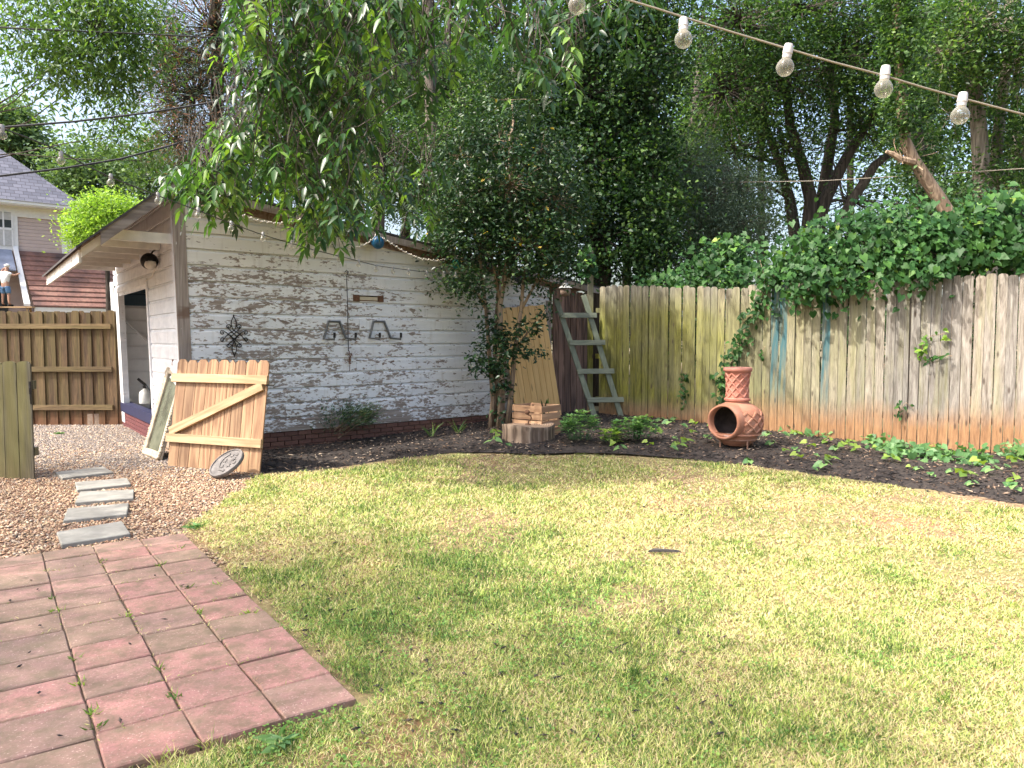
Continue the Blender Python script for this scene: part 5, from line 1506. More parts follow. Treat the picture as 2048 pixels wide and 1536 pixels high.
L_JUN = mat_leaf('juniper_needle', [(0, (.045, .07, .05)), (.35, (.09, .125, .09)), (.55, (.14, .18, .135)), (.64, (.17, .085, .05)), (1, (.28, .15, .10))], .7, .15, .2)
L_WOOD = mat_leaf('woodland_leaf', [(0, (.014, .036, .012)), (.45, (.036, .085, .025)), (.8, (.075, .15, .04)), (1, (.15, .24, .06))], .5, .38, .3)
L_CED = mat_leaf('greyish_cedar_leaf', [(0, (.035, .065, .045)), (.6, (.075, .12, .08)), (1, (.12, .17, .11))], .6, .2, .3)
L_FAR = mat_leaf('far_leaf', [(0, (.055, .105, .05)), (.5, (.10, .17, .075)), (1, (.17, .25, .11))], .6, .35, .3)
L_VINE = mat_leaf('vine_leaf', [(0, (.014, .048, .014)), (.5, (.034, .098, .026)), (.85, (.070, .17, .036)), (.95, (.15, .28, .05)), (1, (.24, .34, .06))], .5, .3, .25)

def el(px, py, Y, wpx, hpx, dy=None, w=1.0):
    s_ = Y / F_PX
    rx, rz = wpx * s_, hpx * s_
    return (at(px, py, Y), np.array([rx, dy if dy else (rx + rz) / 2, rz]), rx * rz * w)
def tree(name, label, base, stems, ells, ncl, per, spread, Ln, ratio, lm, bark=None, hang=.3, group=None, cat='tree', kind='kite', twigs=.5, tw_r=.012, tone=None, up=.8, squash=.7, shell=.35):
    """stems: [(list of points, r0, r1)] in world; crown clumps fill the ellipsoids."""
    base = np.array(base, float)
    root = thing(name, label, cat, base, group)
    bark = bark or M_BRK
    tips = []
    for pts, r0, r1 in stems:
        p = [tuple(np.array(q) - base) for q in pts]
        n_ = len(p); MB().tube(p, [r0 + (r1 - r0) * i / (n_ - 1) for i in range(n_)], 9).build('trunk', bark, root, smooth=True)
        tips += [np.array(q) for q in pts[len(pts) // 3:]]
    C, P, chn = blobs(ells, ncl, per, spread, squash, shell=shell)
    br_ = MB()
    if tips:
        T = np.array(tips)
        for e_ in ells:
            c_ = e_[0]; j = np.argmin(np.linalg.norm(T - c_, axis=1) + np.maximum(0, T[:, 2] - c_[2]))
            l_ = limb(T[j], c_, 6, .18); l_ = [tuple(q - base) for q in l_]
            br_.tube(l_, [tw_r * (4 - 2.6 * i / 5) for i in range(6)], 5, cap=False)
    sel = np.where(RNG.random(len(C)) < twigs)[0]
    for j in sel:
        c_ = ells[chn[j]][0]; e2 = C[j]
        l_ = limb(c_ + (e2 - c_) * .15 * RNG.random(), e2, 4, .25)
        br_.tube([tuple(q - base) for q in l_], [tw_r * 1.2, tw_r * .9, tw_r * .6, tw_r * .35], 3, cap=False)
    if br_.v: br_.build('branches', bark, root)
    tn = None
    if tone is not None:
        cl = np.clip(tone[0] + tone[1] * RNG.normal(size=ncl), 0, 1)
        tn = np.repeat(cl, per) + RNG.normal(size=ncl * per) * tone[2]
    if tn is not None:
        tn = np.clip(tn, 0, .99); tn[RNG.random(len(tn)) < .004] = 1.0
    crown(root, 'crown', lm, P, Ln, ratio, hang, kind, .2, tn, base, up)
    return root

# near pecan: pinnate sprays hanging over the shed
tb = np.array([-1.98, 18.2, 0.0])
pec = thing('pecan_tree', 'pecan with slim dark trunk behind the shed, long leaf sprays hanging over its roof', 'tree', tb)
tr = [tb + np.array([0, 0, -.1]), at(868, 440, 18.2), at(864, 250, 18.2), at(858, 90, 18.2), at(853, -80, 18.2), at(850, -260, 18.0)]
MB().tube([tuple(p - tb) for p in tr], [.19, .17, .16, .15, .14, .12], 10).build('trunk', mat_wood('pecan_bark', (.03, .024, .018), (.15, .125, .10), 'Z', .9, 1.2, False, bump=.8, tint=.1), pec, smooth=True)
br_ = MB()
polyA = [(475, -90), (830, -90), (800, 110), (740, 230), (725, 320), (715, 440), (650, 490), (605, 440), (575, 385), (520, 360), (460, 375), (400, 385), (355, 345), (405, 300), (470, 215), (480, 90)]
polyB = [(980, -90), (1290, -90), (1270, 60), (1150, 120), (1120, 220), (1075, 200), (1000, 130)]
polyC = [(600, 330), (860, 330), (860, 470), (760, 420), (720, 450), (640, 480)]
polyD = [(345, 340), (470, 330), (480, 420), (440, 425), (400, 395)]
def rand_in(poly, n):
    out = []; xs = [p[0] for p in poly]; ys_ = [p[1] for p in poly]
    while len(out) < n:
        x = RNG.uniform(min(xs), max(xs), 400); y = RNG.uniform(min(ys_), max(ys_), 400)
        k = in_poly(x, y, poly); out += list(zip(x[k], y[k]))
    return out[:n]
sp = [(p, RNG.uniform(6.8, 9.3)) for p in rand_in(polyA, 760)] + [(p, RNG.uniform(7.2, 9.3)) for p in rand_in([(820, -90), (1010, -90), (970, 110), (860, 200), (780, 200)], 75)] + [(p, RNG.uniform(6.5, 8.5)) for p in rand_in(polyB, 75)] + [(p, RNG.uniform(9.5, 11)) for p in rand_in(polyC, 120)] + [(p, RNG.uniform(8.2, 9.2)) for p in rand_in(polyD, 60)]
LP, LD, LN, LL, LR = [], [], [], [], []
strandtops = []
for (px, py), Y in sp:
    p0 = at(px, py, Y)
    a = RNG.uniform(0, 6.283); hd = np.array([math.cos(a), math.sin(a), 0])
    L_ = RNG.uniform(.24, .42); nl = int(RNG.integers(3, 6)); tone = RNG.random() ** 1.2
    stem = [p0 + hd * L_ * (.75 * t_ + .2 * t_ * (1 - t_)) + np.array([0, 0, L_ * (.35 - .75 * t_ ** 1.6)]) for t_ in np.linspace(0, 1, 7)]
    br_.tube([tuple(q - tb) for q in stem], [.004, .004, .0035, .003, .003, .0025, .002], 3, cap=False)
    up_ = limb(stem[0], stem[0] + np.array([RNG.normal() * .2, RNG.normal() * .2 + .1, RNG.uniform(.2, .6)]), 4, .2)
    br_.tube([tuple(q - tb) for q in up_], .005, 3, cap=False)
    sd = np.array([-hd[1], hd[0], 0])
    for i in range(nl):
        t_ = .2 + .75 * i / (nl - 1); q = np.array([np.interp(t_, np.linspace(0, 1, 7), [s_[k] for s_ in stem]) for k in range(3)])
        dn = stem[-1] - stem[-3]; dn /= np.linalg.norm(dn)
        for s_ in (1, -1):
            LP.append(q); LD.append(sd * s_ * .9 + dn * .5 + np.array([0, 0, -.15]) + RNG.normal(size=3) * .25)
            LN.append(np.array([0, 0, 1.0]) + hd * .5 + RNG.normal(size=3) * .25); LL.append(RNG.uniform(.085, .145)); LR.append(tone + RNG.normal() * .12)
    LP.append(stem[-1]); LD.append(dn + RNG.normal(size=3) * .1); LN.append(hd + RNG.normal(size=3) * .2); LL.append(.15); LR.append(tone)
LL = np.array(LL)
me = leaf_mesh('crown', np.array(LP) - tb, np.array(LD), np.array(LN), LL, LL * .37, np.clip(LR, 0, 1), .16, 'long', .22)
attach('crown', me, pec, L_PECAN)
for tx, ty, Y in ((480, -120, 8), (620, -140, 8), (760, -150, 8.5), (900, -150, 8), (1150, -150, 7.5)):
    l_ = limb(tr[-2] + np.array([0, 0, RNG.uniform(-1, 1)]), at(tx, ty, Y), 9, .08, 1.0); br_.tube([tuple(q - tb) for q in l_], [.09 - .07 * i / 8 for i in range(9)], 6)
    for k in range(5):
        e2 = at(tx + RNG.uniform(-110, 110), RNG.uniform(60, 330 if tx < 700 else 170), Y + RNG.uniform(-.6, .8)); m_ = limb(at(tx, ty, Y), e2, 7, .12, .3)
        br_.tube([tuple(q - tb) for q in m_], [.022 - .017 * i / 6 for i in range(7)], 4, cap=False)
for e2 in (at(960, 210, 17.5), at(700, 330, 17), at(1010, 120, 18), at(780, 60, 17)):
    m_ = limb(tr[2] + np.array([0, 0, RNG.uniform(-.5, 1.5)]), e2, 6, .15); br_.tube([tuple(q - tb) for q in m_], [.05 - .04 * i / 5 for i in range(6)], 5)
br_.build('branches', M_BRK, pec)

b_ = np.array([-13.5, 15.5, 0])
tree('pecan_tree', 'light green fine-leaved pecan overhanging the top left, trunk out of view', b_, [([b_, b_ + [.2, 0, 5], b_ + [.6, -.2, 9], b_ + [1.0, -.4, 11]], .28, .14)],
     [el(40, 50, 13.5, 120, 80, w=.45), el(70, 150, 13.5, 60, 50, w=.18), el(190, 60, 13.5, 110, 120), el(140, 140, 14, 80, 60, w=.55), el(235, 80, 14, 55, 110, w=.8), el(228, 240, 15, 55, 70, w=.7), el(270, 0, 14, 55, 40, w=.7), el(290, 330, 15.5, 40, 50, w=.7)], 700, 17, .30, .135, .30, L_LIGHT, hang=.7, tone=(.5, .25, .12), twigs=.35, tw_r=.005)
jb = at(430, 500, 20.5); jb[2] = 0
tree('juniper_tree', 'grey-green juniper with browning needles rising behind the shed ridge', jb, [([jb, jb + [0, 0, 5], jb + [.2, 0, 9], jb + [.1, 0, 12]], .28, .1)],
     [el(335, 90, 20, 50, 80), el(335, 190, 20, 45, 70), el(350, 280, 20, 60, 70), el(430, 60, 20, 110, 130), el(390, 190, 20, 110, 100), el(440, 300, 20, 120, 90), el(520, 380, 20.5, 110, 60), el(350, 120, 20, 60, 70), el(540, 200, 21, 110, 120), el(620, 320, 21, 90, 80), el(460, -60, 20, 110, 80)], 1500, 26, .26, .17, .13, L_JUN, hang=.35, tone=(.45, .30, .12), twigs=.6, tw_r=.016)
eb = at(760, 560, 16.8); eb[2] = 0
tree('evergreen_tree', 'small-leaved dark evergreen standing just behind the shed roof', eb, [([eb, eb + [0, 0, 3], eb + [.1, 0, 6]], .14, .05), ([eb + [1.4, .4, 0], eb + [1.6, .2, 3], eb + [1.5, 0, 6]], .12, .05)],
     [el(660, 330, 16.5, 70, 80, w=.8), el(760, 290, 17, 80, 70, w=.8), el(860, 330, 19.5, 110, 100), el(960, 300, 16.5, 110, 110), el(1030, 230, 17, 90, 110), el(830, 400, 19.0, 90, 50), el(960, 420, 15.5, 110, 60), el(900, 180, 20, 110, 90, w=.6), el(760, 150, 20.5, 120, 110, w=.5)], 3000, 24, .24, .085, .45, L_DARK, hang=.2, tone=(.55, .28, .14), twigs=.3)
ib = at(1190, 560, 18); ib[2] = 0
tree('ivy_covered_tree', 'tall dark tree smothered in ivy behind the corner post', ib, [([ib, ib + [.1, 0, 4], ib + [-.2, 0, 8], ib + [-.3, 0, 12]], .35, .2), ([ib + [1.2, .5, 0], ib + [1.3, .6, 5], ib + [1.5, .6, 11]], .25, .15)],
     [el(1130, 60, 17.5, 110, 110), el(1180, 190, 17.5, 120, 110), el(1170, 330, 17.3, 130, 110), el(1200, 470, 17.2, 140, 110), el(1290, 420, 17.6, 90, 140), el(1270, 270, 18, 80, 120), el(1290, 120, 18, 90, 120), el(1110, 430, 16.8, 70, 110), el(1330, 530, 17, 90, 70), el(1250, 20, 18, 120, 90)], 1900, 26, .25, .10, .72, L_DARK, hang=.5, tone=(.46, .30, .13), twigs=.3)
cb2 = at(1440, 560, 19.5); cb2[2] = 0
tree('cedar_tree', 'soft greyish-green cedar behind the left stretch of the tall fence', cb2, [([cb2, cb2 + [0, 0, 3.5], cb2 + [.1, 0, 6]], .16, .06)],
     [el(1420, 400, 19, 80, 70), el(1470, 450, 19, 90, 60), el(1400, 480, 19, 80, 60), el(1480, 380, 19.5, 70, 60), el(1370, 330, 19.5, 70, 70)], 850, 26, .24, .11, .22, L_CED, hang=.6, tone=(.5, .28, .12), twigs=.4)
mb_ = at(1610, 560, 25); mb_[2] = 0
def fork(pts, Y): return [at(x, y, Y) for x, y in pts]
mstems = [([mb_] + fork([(1615, 480), (1622, 400), (1605, 330), (1580, 250), (1565, 120), (1550, -60)], 25), .28, .09), ([mb_] + fork([(1625, 480), (1650, 400), (1690, 320), (1740, 240), (1800, 150)], 25), .30, .08), ([mb_] + fork([(1660, 480), (1705, 400), (1750, 330), (1790, 300), (1840, 280)], 24.5), .22, .08), ([mb_] + fork([(1590, 470), (1580, 400), (1560, 330), (1530, 250), (1520, 140)], 25.5), .24, .08), ([mb_] + fork([(1640, 430), (1655, 330), (1670, 240), (1660, 130), (1670, -20)], 26), .26, .08)]
tree('multi_stemmed_tree', 'dark tree forking into five splayed stems against the sky beyond the tall fence', mb_, mstems,
     [el(1560, 150, 24, 120, 110), el(1680, 110, 24, 130, 110), el(1800, 160, 24, 120, 90), el(1450, 180, 23, 110, 130), el(1600, 20, 24, 180, 80), el(1830, 40, 23, 150, 90), el(1480, 40, 22, 120, 100), el(1570, 290, 24, 90, 60, w=.7), el(1720, 255, 25, 100, 60, w=.75), el(1470, 300, 24.5, 80, 70, w=.7), el(1700, 400, 26, 120, 60, w=.35), el(1540, 380, 25, 60, 60, w=.4)], 2300, 20, .34, .13, .45, L_WOOD, hang=.35, tone=(.5, .28, .14), twigs=.5, tw_r=.02)
rb = at(1962, 520, 21); rb[2] = 0
tree('tall_tree', 'tall pale-trunked tree near the right edge behind the vines', rb, [([rb] + fork([(1965, 420), (1962, 330), (1955, 230), (1940, 110), (1925, -40)], 21), .26, .16), ([at(1985, 560, 21) * [1, 1, 0]] + fork([(1985, 400), (1995, 280), (2010, 150), (2020, -20)], 21.5), .18, .12)],
     [el(1960, 40, 20, 120, 100), el(2040, 110, 20, 90, 130), el(2040, 330, 21, 60, 110), el(1900, 230, 22, 70, 70, w=.5), el(2000, 380, 20.5, 80, 60), el(1890, 110, 20, 80, 90)], 950, 20, .32, .13, .48, L_WOOD, M_BRKL, hang=.4, tone=(.55, .28, .14), twigs=.4)
sb_ = at(1925, 560, 14.2); sb_[2] = 0
sn = thing('leaning_tree', 'leaning pale trunk with a broken side limb rising from the vines, ivy-wrapped higher up', 'tree', sb_)
spn = [sb_] + fork([(1905, 440), (1880, 400), (1850, 355), (1825, 315), (1812, 285), (1803, 220), (1797, 120), (1790, -40), (1785, -140)], 14.2)
MB().tube([tuple(p - sb_) for p in spn], [.15, .135, .125, .115, .105, .098, .09, .08, .07, .05], 10).build('trunk', M_BRKS, sn, smooth=True)
b = MB(); b.tube([tuple(p - sb_) for p in fork([(1828, 325), (1800, 318), (1785, 308), (1772, 303)], 14.1)], [.07, .06, .05, .03], 7)
for k in range(14):
    l_ = limb(at(1815 + RNG.uniform(-30, 10), 312 + RNG.uniform(-8, 8), 14.2), at(1815 + RNG.uniform(-40, 60), 300 + RNG.uniform(-35, 40), 14.2 + RNG.uniform(-.4, .4)), 5, .3); b.tube([tuple(q - sb_) for q in l_], .008, 3, cap=False)
b.build('branches', M_BRKS, sn)
C, P, _q = blobs([el(1810, 255, 14.2, 28, 30), el(1802, 190, 14.2, 30, 60), el(1795, 90, 14.2, 34, 70), el(1790, -10, 14.2, 40, 60), el(1835, 330, 14.35, 26, 18), el(1850, 300, 14.6, 40, 40), el(1800, 150, 14.1, 26, 120), el(1797, 40, 14.1, 26, 90)], 400, 16, .09, .8)
crown(sn, 'crown', L_WOOD, P, .085, .6, .4, 'kite', .2, None, sb_)
sv = at(1840, 240, 17); sv2 = sv * [1, 1, 0]
tree('ivy_covered_tree', 'upright ivy-wrapped trunk just behind the leaning pale trunk', sv2, [([sv2, at(1850, 400, 17), at(1830, 260, 17), at(1815, 150, 17), at(1800, -40, 17)], .2, .1)],
     [el(1808, 90, 17, 30, 70), el(1800, 0, 17, 35, 50), el(1820, 250, 17, 40, 60), el(1815, 190, 17, 30, 50), el(1850, 330, 17, 50, 40), el(1870, 390, 16.5, 60, 40)], 300, 22, .16, .09, .6, L_DARK, hang=.4, tone=(.5, .3, .12), twigs=.2)

# unseen tree added off to the left, its boughs shading paving and near grass
hb = np.array([-9.2, .6, 0])
tree('shade_tree', 'broad unseen tree added for shade left of the paving, beyond the edge of the view', hb, [([hb, hb + [.1, 0, 3], hb + [.4, .2, 6], hb + [.6, .3, 9]], .3, .14)],
     [(np.array([-8.0, 1.0, 7.6]), np.array([2.2, 2.0, 1.2]), 3), (np.array([-6.9, 2.2, 7.7]), np.array([1.5, 1.4, 1.0]), 1.8), (np.array([-9.6, 3.4, 7.6]), np.array([1.8, 1.6, 1.0]), 1.6), (np.array([-5.4, .3, 8.0]), np.array([1.7, 1.0, 1.0]), 2.0), (np.array([-10.6, 6.0, 7.4]), np.array([1.6, 1.3, 1.0]), 1.2)], 560, 16, .30, .17, .45, L_FAR, hang=.3, tone=(.5, .28, .15), twigs=.2)

# far left: distant trees and the bright one
for (px, py, Y, w_, h_, lab) in ((40, 300, 60, 100, 80, 'hazy green tree far off behind the slate-grey roof'), (170, 340, 56, 90, 80, 'rounded mid-green tree behind the bright lime one'), (280, 320, 62, 100, 110, 'distant tree right of the lime tree, above the shed eave'), (20, 240, 58, 50, 50, 'distant treetop poking above the slate-grey roof at the left edge')):
    q = at(px, py, Y); bb = q * [1, 1, 0]
    tree('distant_tree', lab, bb, [([bb, (bb + q) / 2, q], .4, .15)], [el(px, py, Y, w_ * .7, h_ * .7), el(px - w_ * .4, py + h_ * .2, Y, w_ * .45, h_ * .5), el(px + w_ * .4, py + h_ * .15, Y, w_ * .45, h_ * .55), el(px, py + h_ * .6, Y, w_ * .8, h_ * .5)], 260, 22, .8, .36, .55, L_FAR, hang=.2, group='distant trees beyond the house', tone=(.5, .28, .15), twigs=.2, tw_r=.05)
q = at(212, 440, 31); bb = q * [1, 1, 0]
tree('lime_tree', 'bright lime-green bushy tree beside the far house', bb, [([bb, (bb + q) / 2, q], .14, .06)], [el(212, 430, 31, 60, 48), el(175, 450, 31, 40, 40), el(255, 445, 31, 45, 45), el(210, 475, 31, 75, 40)], 650, 20, .28, .16, .45, L_LIME, hang=-.25, tone=(.55, .25, .15), twigs=.3, tw_r=.02)

# the wood behind: separate trees
random.seed(4)
wood = [(1090, 150, 30), (1250, 200, 33), (1390, 180, 31), (1520, 230, 36), (1700, 180, 38), (1860, 200, 34), (2030, 190, 32), (960, 90, 29), (800, 120, 31), (640, 160, 30), (1330, 420, 29), (1480, 470, 33), (1850, 420, 30), (2010, 430, 28), (700, 330, 27), (2120, 260, 30), (740, 60, 26), (880, 230, 25), (1010, 330, 24), (1380, 300, 27)]
wlab = ['behind the ivy column', 'in the gap right of the ivy column', 'above the greyish cedar', 'left of the five-stemmed tree', 'beyond the five-stemmed tree', 'behind the leaning pale trunk', 'at the far right behind the pale trunk', 'right of the slim dark pecan trunk', 'behind the slim dark pecan trunk', 'behind the hanging pecan sprays', 'low between ivy column and cedar', 'low behind the cedar', 'low behind the vine bank', 'low at the right behind the vine bank', 'low behind the shed roof', 'just beyond the right edge of the view', 'high above the shed, left of the slim pecan trunk', 'close behind the slim pecan trunk, mid height', 'between the camellia top and the ivy column', 'just behind the top of the greyish cedar']
for (px, py, Y), wl2 in zip(wood, wlab):
    q = at(px, py, Y); bb = q * [1, 1, 0]
    big = py < 300
    es = [el(px + random.uniform(-60, 60), py + random.uniform(-110, 130) if big else py + random.uniform(-50, 60), Y + random.uniform(-1.5, 1.5), random.uniform(70, 110), random.uniform(60, 100), w=1) for _ in range(6 if big else 4)]
    tree('woodland_tree', 'dark woodland tree ' + wl2, bb, [([bb, bb * .5 + q * .5 + [.2, 0, 0], q, q + [.3, 0, 3]], .22, .1)], es, 340 if big else 230, 17, .5, .21, .58, L_WOOD, hang=.3, group='woodland trees behind the yard', tone=(.5, .28, .14), twigs=.3, tw_r=.025)
# undergrowth along the back of the fence
C, P, _c2 = blobs([(np.array([3.2 + i * 1.6, 19.5 + (i % 3) * 2, 1.6 + .5 * (i % 2)]), np.array([1.4, 1.2, 1.5])) for i in range(12)] + [(np.array([-3 + i * 1.5, 20.5, 1.8]), np.array([1.2, 1, 1.9])) for i in range(5)], 900, 20, .35, .7)
u_ = crown(None, 'undergrowth', L_DARK, P, .15, .5, .2); tag(u_, kind='stuff')

# vines over the fence
def vine_mass(name, label, ells, ncl, per, Ln, cat='vine', spread=.16, lm=None, hang=.6):
    c_ = ells[0][0]; root = thing(name, label, cat, c_)
    C, P, chn = blobs(ells, ncl, per, spread, .7, shell=.55)
    n_ = len(P)
    D = rdir(n_) * .6 + np.array([-.1, -.35, -hang]); N = rdir(n_) * .5 + np.array([-.15, -.75, .65])
    L_ = Ln * (.4 + 1.0 * RNG.random(n_) ** 1.3); tn = np.repeat(RNG.random(ncl) ** 1.3, per) * .62 + RNG.random(n_) * .4
    attach('leaves', leaf_mesh('leaves', P - c_, D, N, L_, L_ * .85, np.clip(tn, 0, 1), .10, 'heart'), root, lm or L_VINE)
    b = MB()
    for j in range(0, len(C), 3):
        l_ = limb(ells[chn[j]][0], C[j], 5, .3); b.tube([tuple(q - c_) for q in l_], .006, 3, cap=False)
    b.build('stems', M_BRK, root)
    return root
def fpt(x, y, off=0.0):
    """photograph pixel -> point on the tall fence's plane, moved off along its yard side normal"""
    d = ray(x, y); base = F0 + FN * off
    t_ = (base @ FN) / (d[:2] @ FN); return np.array([d[0] * t_, d[1] * t_, CAM_H + d[2] * t_])
def fe(x, y, off, w_, h_, dy=.4):
    c_ = fpt(x, y, off); s_ = c_[1] / F_PX
    return (c_, np.array([w_ * s_, dy, h_ * s_]), w_ * h_)
vine_mass('vine_bank', 'thick bank of heart-leaved vines spilling over the right end of the tall fence', [fe(1620, 515, -.3, 70, 50), fe(1700, 480, -.4, 80, 55), fe(1790, 485, -.4, 80, 60), fe(1880, 488, -.4, 80, 52), fe(1960, 448, -.5, 70, 50), fe(2030, 450, -.4, 70, 60), fe(1740, 540, -.2, 120, 28), fe(1900, 520, -.2, 110, 30), fe(1640, 560, .0, 60, 25), fe(2080, 480, -.4, 70, 50), fe(1580, 545, .0, 40, 30), fe(1790, 455, -.6, 60, 32), fe(1690, 590, .10, 12, 26), fe(1650, 598, .10, 10, 24), fe(1765, 572, .10, 16, 16), fe(1835, 556, .10, 20, 12), fe(1600, 590, .10, 20, 24)], 920, 9, .105)
vine_mass('vine_clump', 'leafy green clump rising behind the fence pickets left of the vine bank', [fe(1450, 520, -.9, 48, 38), fe(1410, 555, -.7, 50, 22), fe(1500, 560, -.6, 50, 22), fe(1340, 566, -1.2, 40, 12)], 160, 10, .105, hang=.4)
vine_mass('ivy_on_post', 'ivy climbing the slim corner post above the shed roof end', [(at(1178, 545, 14.05), np.array([.14, .12, .28]), 1), (at(1168, 530, 14.1), np.array([.2, .12, .15]), 1), (at(1172, 510, 14.1), np.array([.12, .1, .2]), 1)], 34, 5, .10, 'ivy', .06)
def climber(name, label, path, n, Ln, spread, lm=None, cat='vine', r=.005):
    path = [np.array(p) for p in path]; c_ = path[0]; root = thing(name, label, cat, c_)
    MB().tube([tuple(p - c_) for p in path], r, 5).build('stem', M_BRKS, root)
    d = np.r_[0, np.cumsum(np.linalg.norm(np.diff(path, axis=0), axis=1))]; tt = RNG.random(n) * d[-1]
    P = np.stack([np.interp(tt, d, [p[k] for p in path]) for k in range(3)], 1) + RNG.normal(size=(n, 3)) * spread
    P[:, :2] = np.where((((P[:, :2] - F0) @ FN) < .04)[:, None], P[:, :2] + FN * .08, P[:, :2])
    D = rdir(n) * .7 + np.array([0, -.1, -.5]); N = rdir(n) * .4 + np.array([-.4, -.7, .5])
    L_ = Ln * (.6 + .6 * RNG.random(n))
    attach('leaves', leaf_mesh('leaves', P - c_, D, N, L_, L_ * .55, RNG.random(n) * .8, .14, 'heart'), root, lm or L_VINE)
    return root
climber('climbing_vine', 'long leafy vine climbing the tall fence above the chiminea', [fpt(1445, 850, .12), fpt(1448, 790, .1), fpt(1442, 755, .1), fpt(1465, 720, .1), fpt(1475, 690, .1), fpt(1492, 655, .1), fpt(1515, 610, .1), fpt(1535, 575, .1), fpt(1555, 540, .06)], 280, .115, .07)
climber('climbing_vine', 'second short leafy strand on the tall fence up by the vine bank', [fpt(1520, 520, .05), fpt(1530, 560, .1), fpt(1522, 600, .1), fpt(1545, 620, .1)], 60, .11, .08)
climber('vine_sprig', 'sparse vine sprig on the pickets left of the chiminea', [fpt(1365, 815, .1), fpt(1370, 790, .06), fpt(1362, 770, .06), fpt(1372, 745, .06)], 26, .10, .04)
climber('vine_sprig', 'bright yellow-green ivy sprig high on the grey pickets at right', [fpt(1838, 720, .03), fpt(1846, 690, .05), fpt(1862, 672, .06), fpt(1885, 668, .06), fpt(1897, 662, .06)], 26, .105, .045, mat_leaf('young_ivy', [(0, (.06, .15, .03)), (.5, (.19, .34, .05)), (1, (.34, .46, .07))], .4, .35, .4))
climber('vine_sprig', 'small dark ivy strand right of centre on the grey pickets, below the bright sprig', [fpt(1850, 725, .03), fpt(1870, 714, .05), fpt(1890, 710, .05), fpt(1905, 712, .04)], 9, .09, .02)
climber('vine_sprig', 'small vine sprig low on the orange foot of the tall fence', [fpt(1800, 840, .04), fpt(1802, 815, .05), fpt(1812, 805, .05), fpt(1828, 818, .05)], 16, .08, .035)
climber('vine_sprig', 'pale vine sprig on the pickets right of the chimney pot', [fpt(1528, 725, .03), fpt(1524, 705, .05), fpt(1530, 692, .05)], 12, .07, .025)

# camellia in front of the shed
kb = np.array([-.22, 12.05, .10])
def kp(x, y, Y=12.05): return at(x, y, Y)
kst = [([kb + [.02, 0, -.05], kp(1004, 790), kp(1000, 700), kp(1000, 610), kp(1012, 540), kp(1018, 440), kp(1020, 270)], .065, .022), ([kb + [-.14, .05, -.05], kp(986, 800), kp(978, 700), kp(972, 620), kp(960, 520), kp(945, 430)], .045, .018), ([kb + [.13, .04, -.05], kp(1022, 790), kp(1030, 700), kp(1042, 620), kp(1050, 530), kp(1060, 440)], .05, .018),
       ([kp(1000, 610), kp(985, 520), kp(975, 450), kp(972, 380)], .03, .012), ([kp(1028, 705), kp(1055, 665), kp(1080, 640), kp(1095, 615)], .022, .008), ([kp(1042, 620), kp(1075, 560), kp(1100, 480)], .026, .01), ([kb + [-.06, .12, -.05], kp(992, 790, 12.2), kp(990, 690, 12.2), kp(995, 600, 12.2), kp(1000, 480, 12.2)], .05, .02)]
tree('camellia_tree', 'multi-stemmed camellia with glossy dark leaves and a few yellow ones against the shed wall', kb, kst,
     [el(930, 400, 12.0, 70, 70), el(1020, 370, 12, 90, 80), el(1110, 400, 12.2, 80, 90), el(960, 480, 12, 80, 55), el(1060, 490, 11.9, 90, 70), el(1095, 490, 12.2, 55, 65), el(905, 470, 12.1, 50, 55, w=.6), el(1080, 560, 12, 45, 25, w=.6), el(1000, 280, 12.3, 80, 60, w=.7), el(1080, 300, 12.4, 70, 60, w=.6), el(920, 310, 12.4, 60, 60, w=.5), el(1020, 200, 12.5, 60, 50, w=.35), el(930, 560, 11.8, 50, 25), el(960, 590, 11.8, 40, 30, w=.7)], 1750, 16, .15, .074, .5, L_CAM, M_BRKS, hang=.25, tone=(.45, .28, .16), twigs=.22, tw_r=.006, cat='small tree')
for o in [c for c in bpy.data.objects if c.name.startswith('camellia_tree')]:
    C, P, _q = blobs([el(985, 690, 11.95, 30, 60), el(975, 730, 11.95, 35, 25), el(1000, 760, 11.9, 22, 30), el(955, 720, 11.9, 20, 14), el(1020, 690, 11.9, 28, 40), el(1062, 655, 11.9, 28, 18), el(1068, 705, 11.9, 24, 16), el(1005, 815, 11.85, 18, 24), el(985, 650, 11.9, 30, 16), el(1085, 630, 11.9, 18, 16)], 150, 9, .07, .8)
    crown(o, 'leaves', L_CAM, P, .095, .5, .3, 'kite', .2, np.clip(RNG.random(len(P)) * .75, 0, .8), kb)

# low shrub by the brick footing
q = gp(648, 886, .02); sbx = q + np.array([0, .10, 0])
sr = thing('low_shrub', 'low spreading blue-green shrub in the mulch against the brick footing', 'shrub', sbx)
C, P, _q = blobs([(sbx + [dx, dy, dz], np.array([rx, .3, rz])) for dx, dy, dz, rx, rz in ((-.12, 0, .34, .50, .18), (-.62, -.05, .34, .34, .14), (.42, 0, .38, .30, .16), (.62, .05, .46, .18, .09), (.15, .05, .47, .34, .10))], 330, 14, .075, .6)
D = (P - sbx) * [1, 1, .6] + rdir(len(P)) * .25; L_ = .055 * (.7 + .6 * RNG.random(len(P)))
L_SHR = mat_leaf('blue_green_leaf', [(0, (.035, .08, .05)), (.6, (.085, .155, .09)), (.9, (.17, .23, .09)), (1, (.24, .24, .07))], .4, .2, .5)
attach('leaves', leaf_mesh('leaves', P - sbx, D, rdir(len(P)) * .6 + [0, 0, 1], L_, L_ * .34, np.clip(np.repeat(RNG.random(330), 14) * .6 + .4 * RNG.random(len(P)), 0, 1), .15), sr, L_SHR)
b = MB()
for j in range(0, len(C), 4):
    l_ = limb(sbx + RNG.normal(size=3) * [.07, .05, 0], C[j], 5, .15); b.tube([tuple(p - sbx) for p in l_], [.009, .008, .006, .005, .003], 4, cap=False)
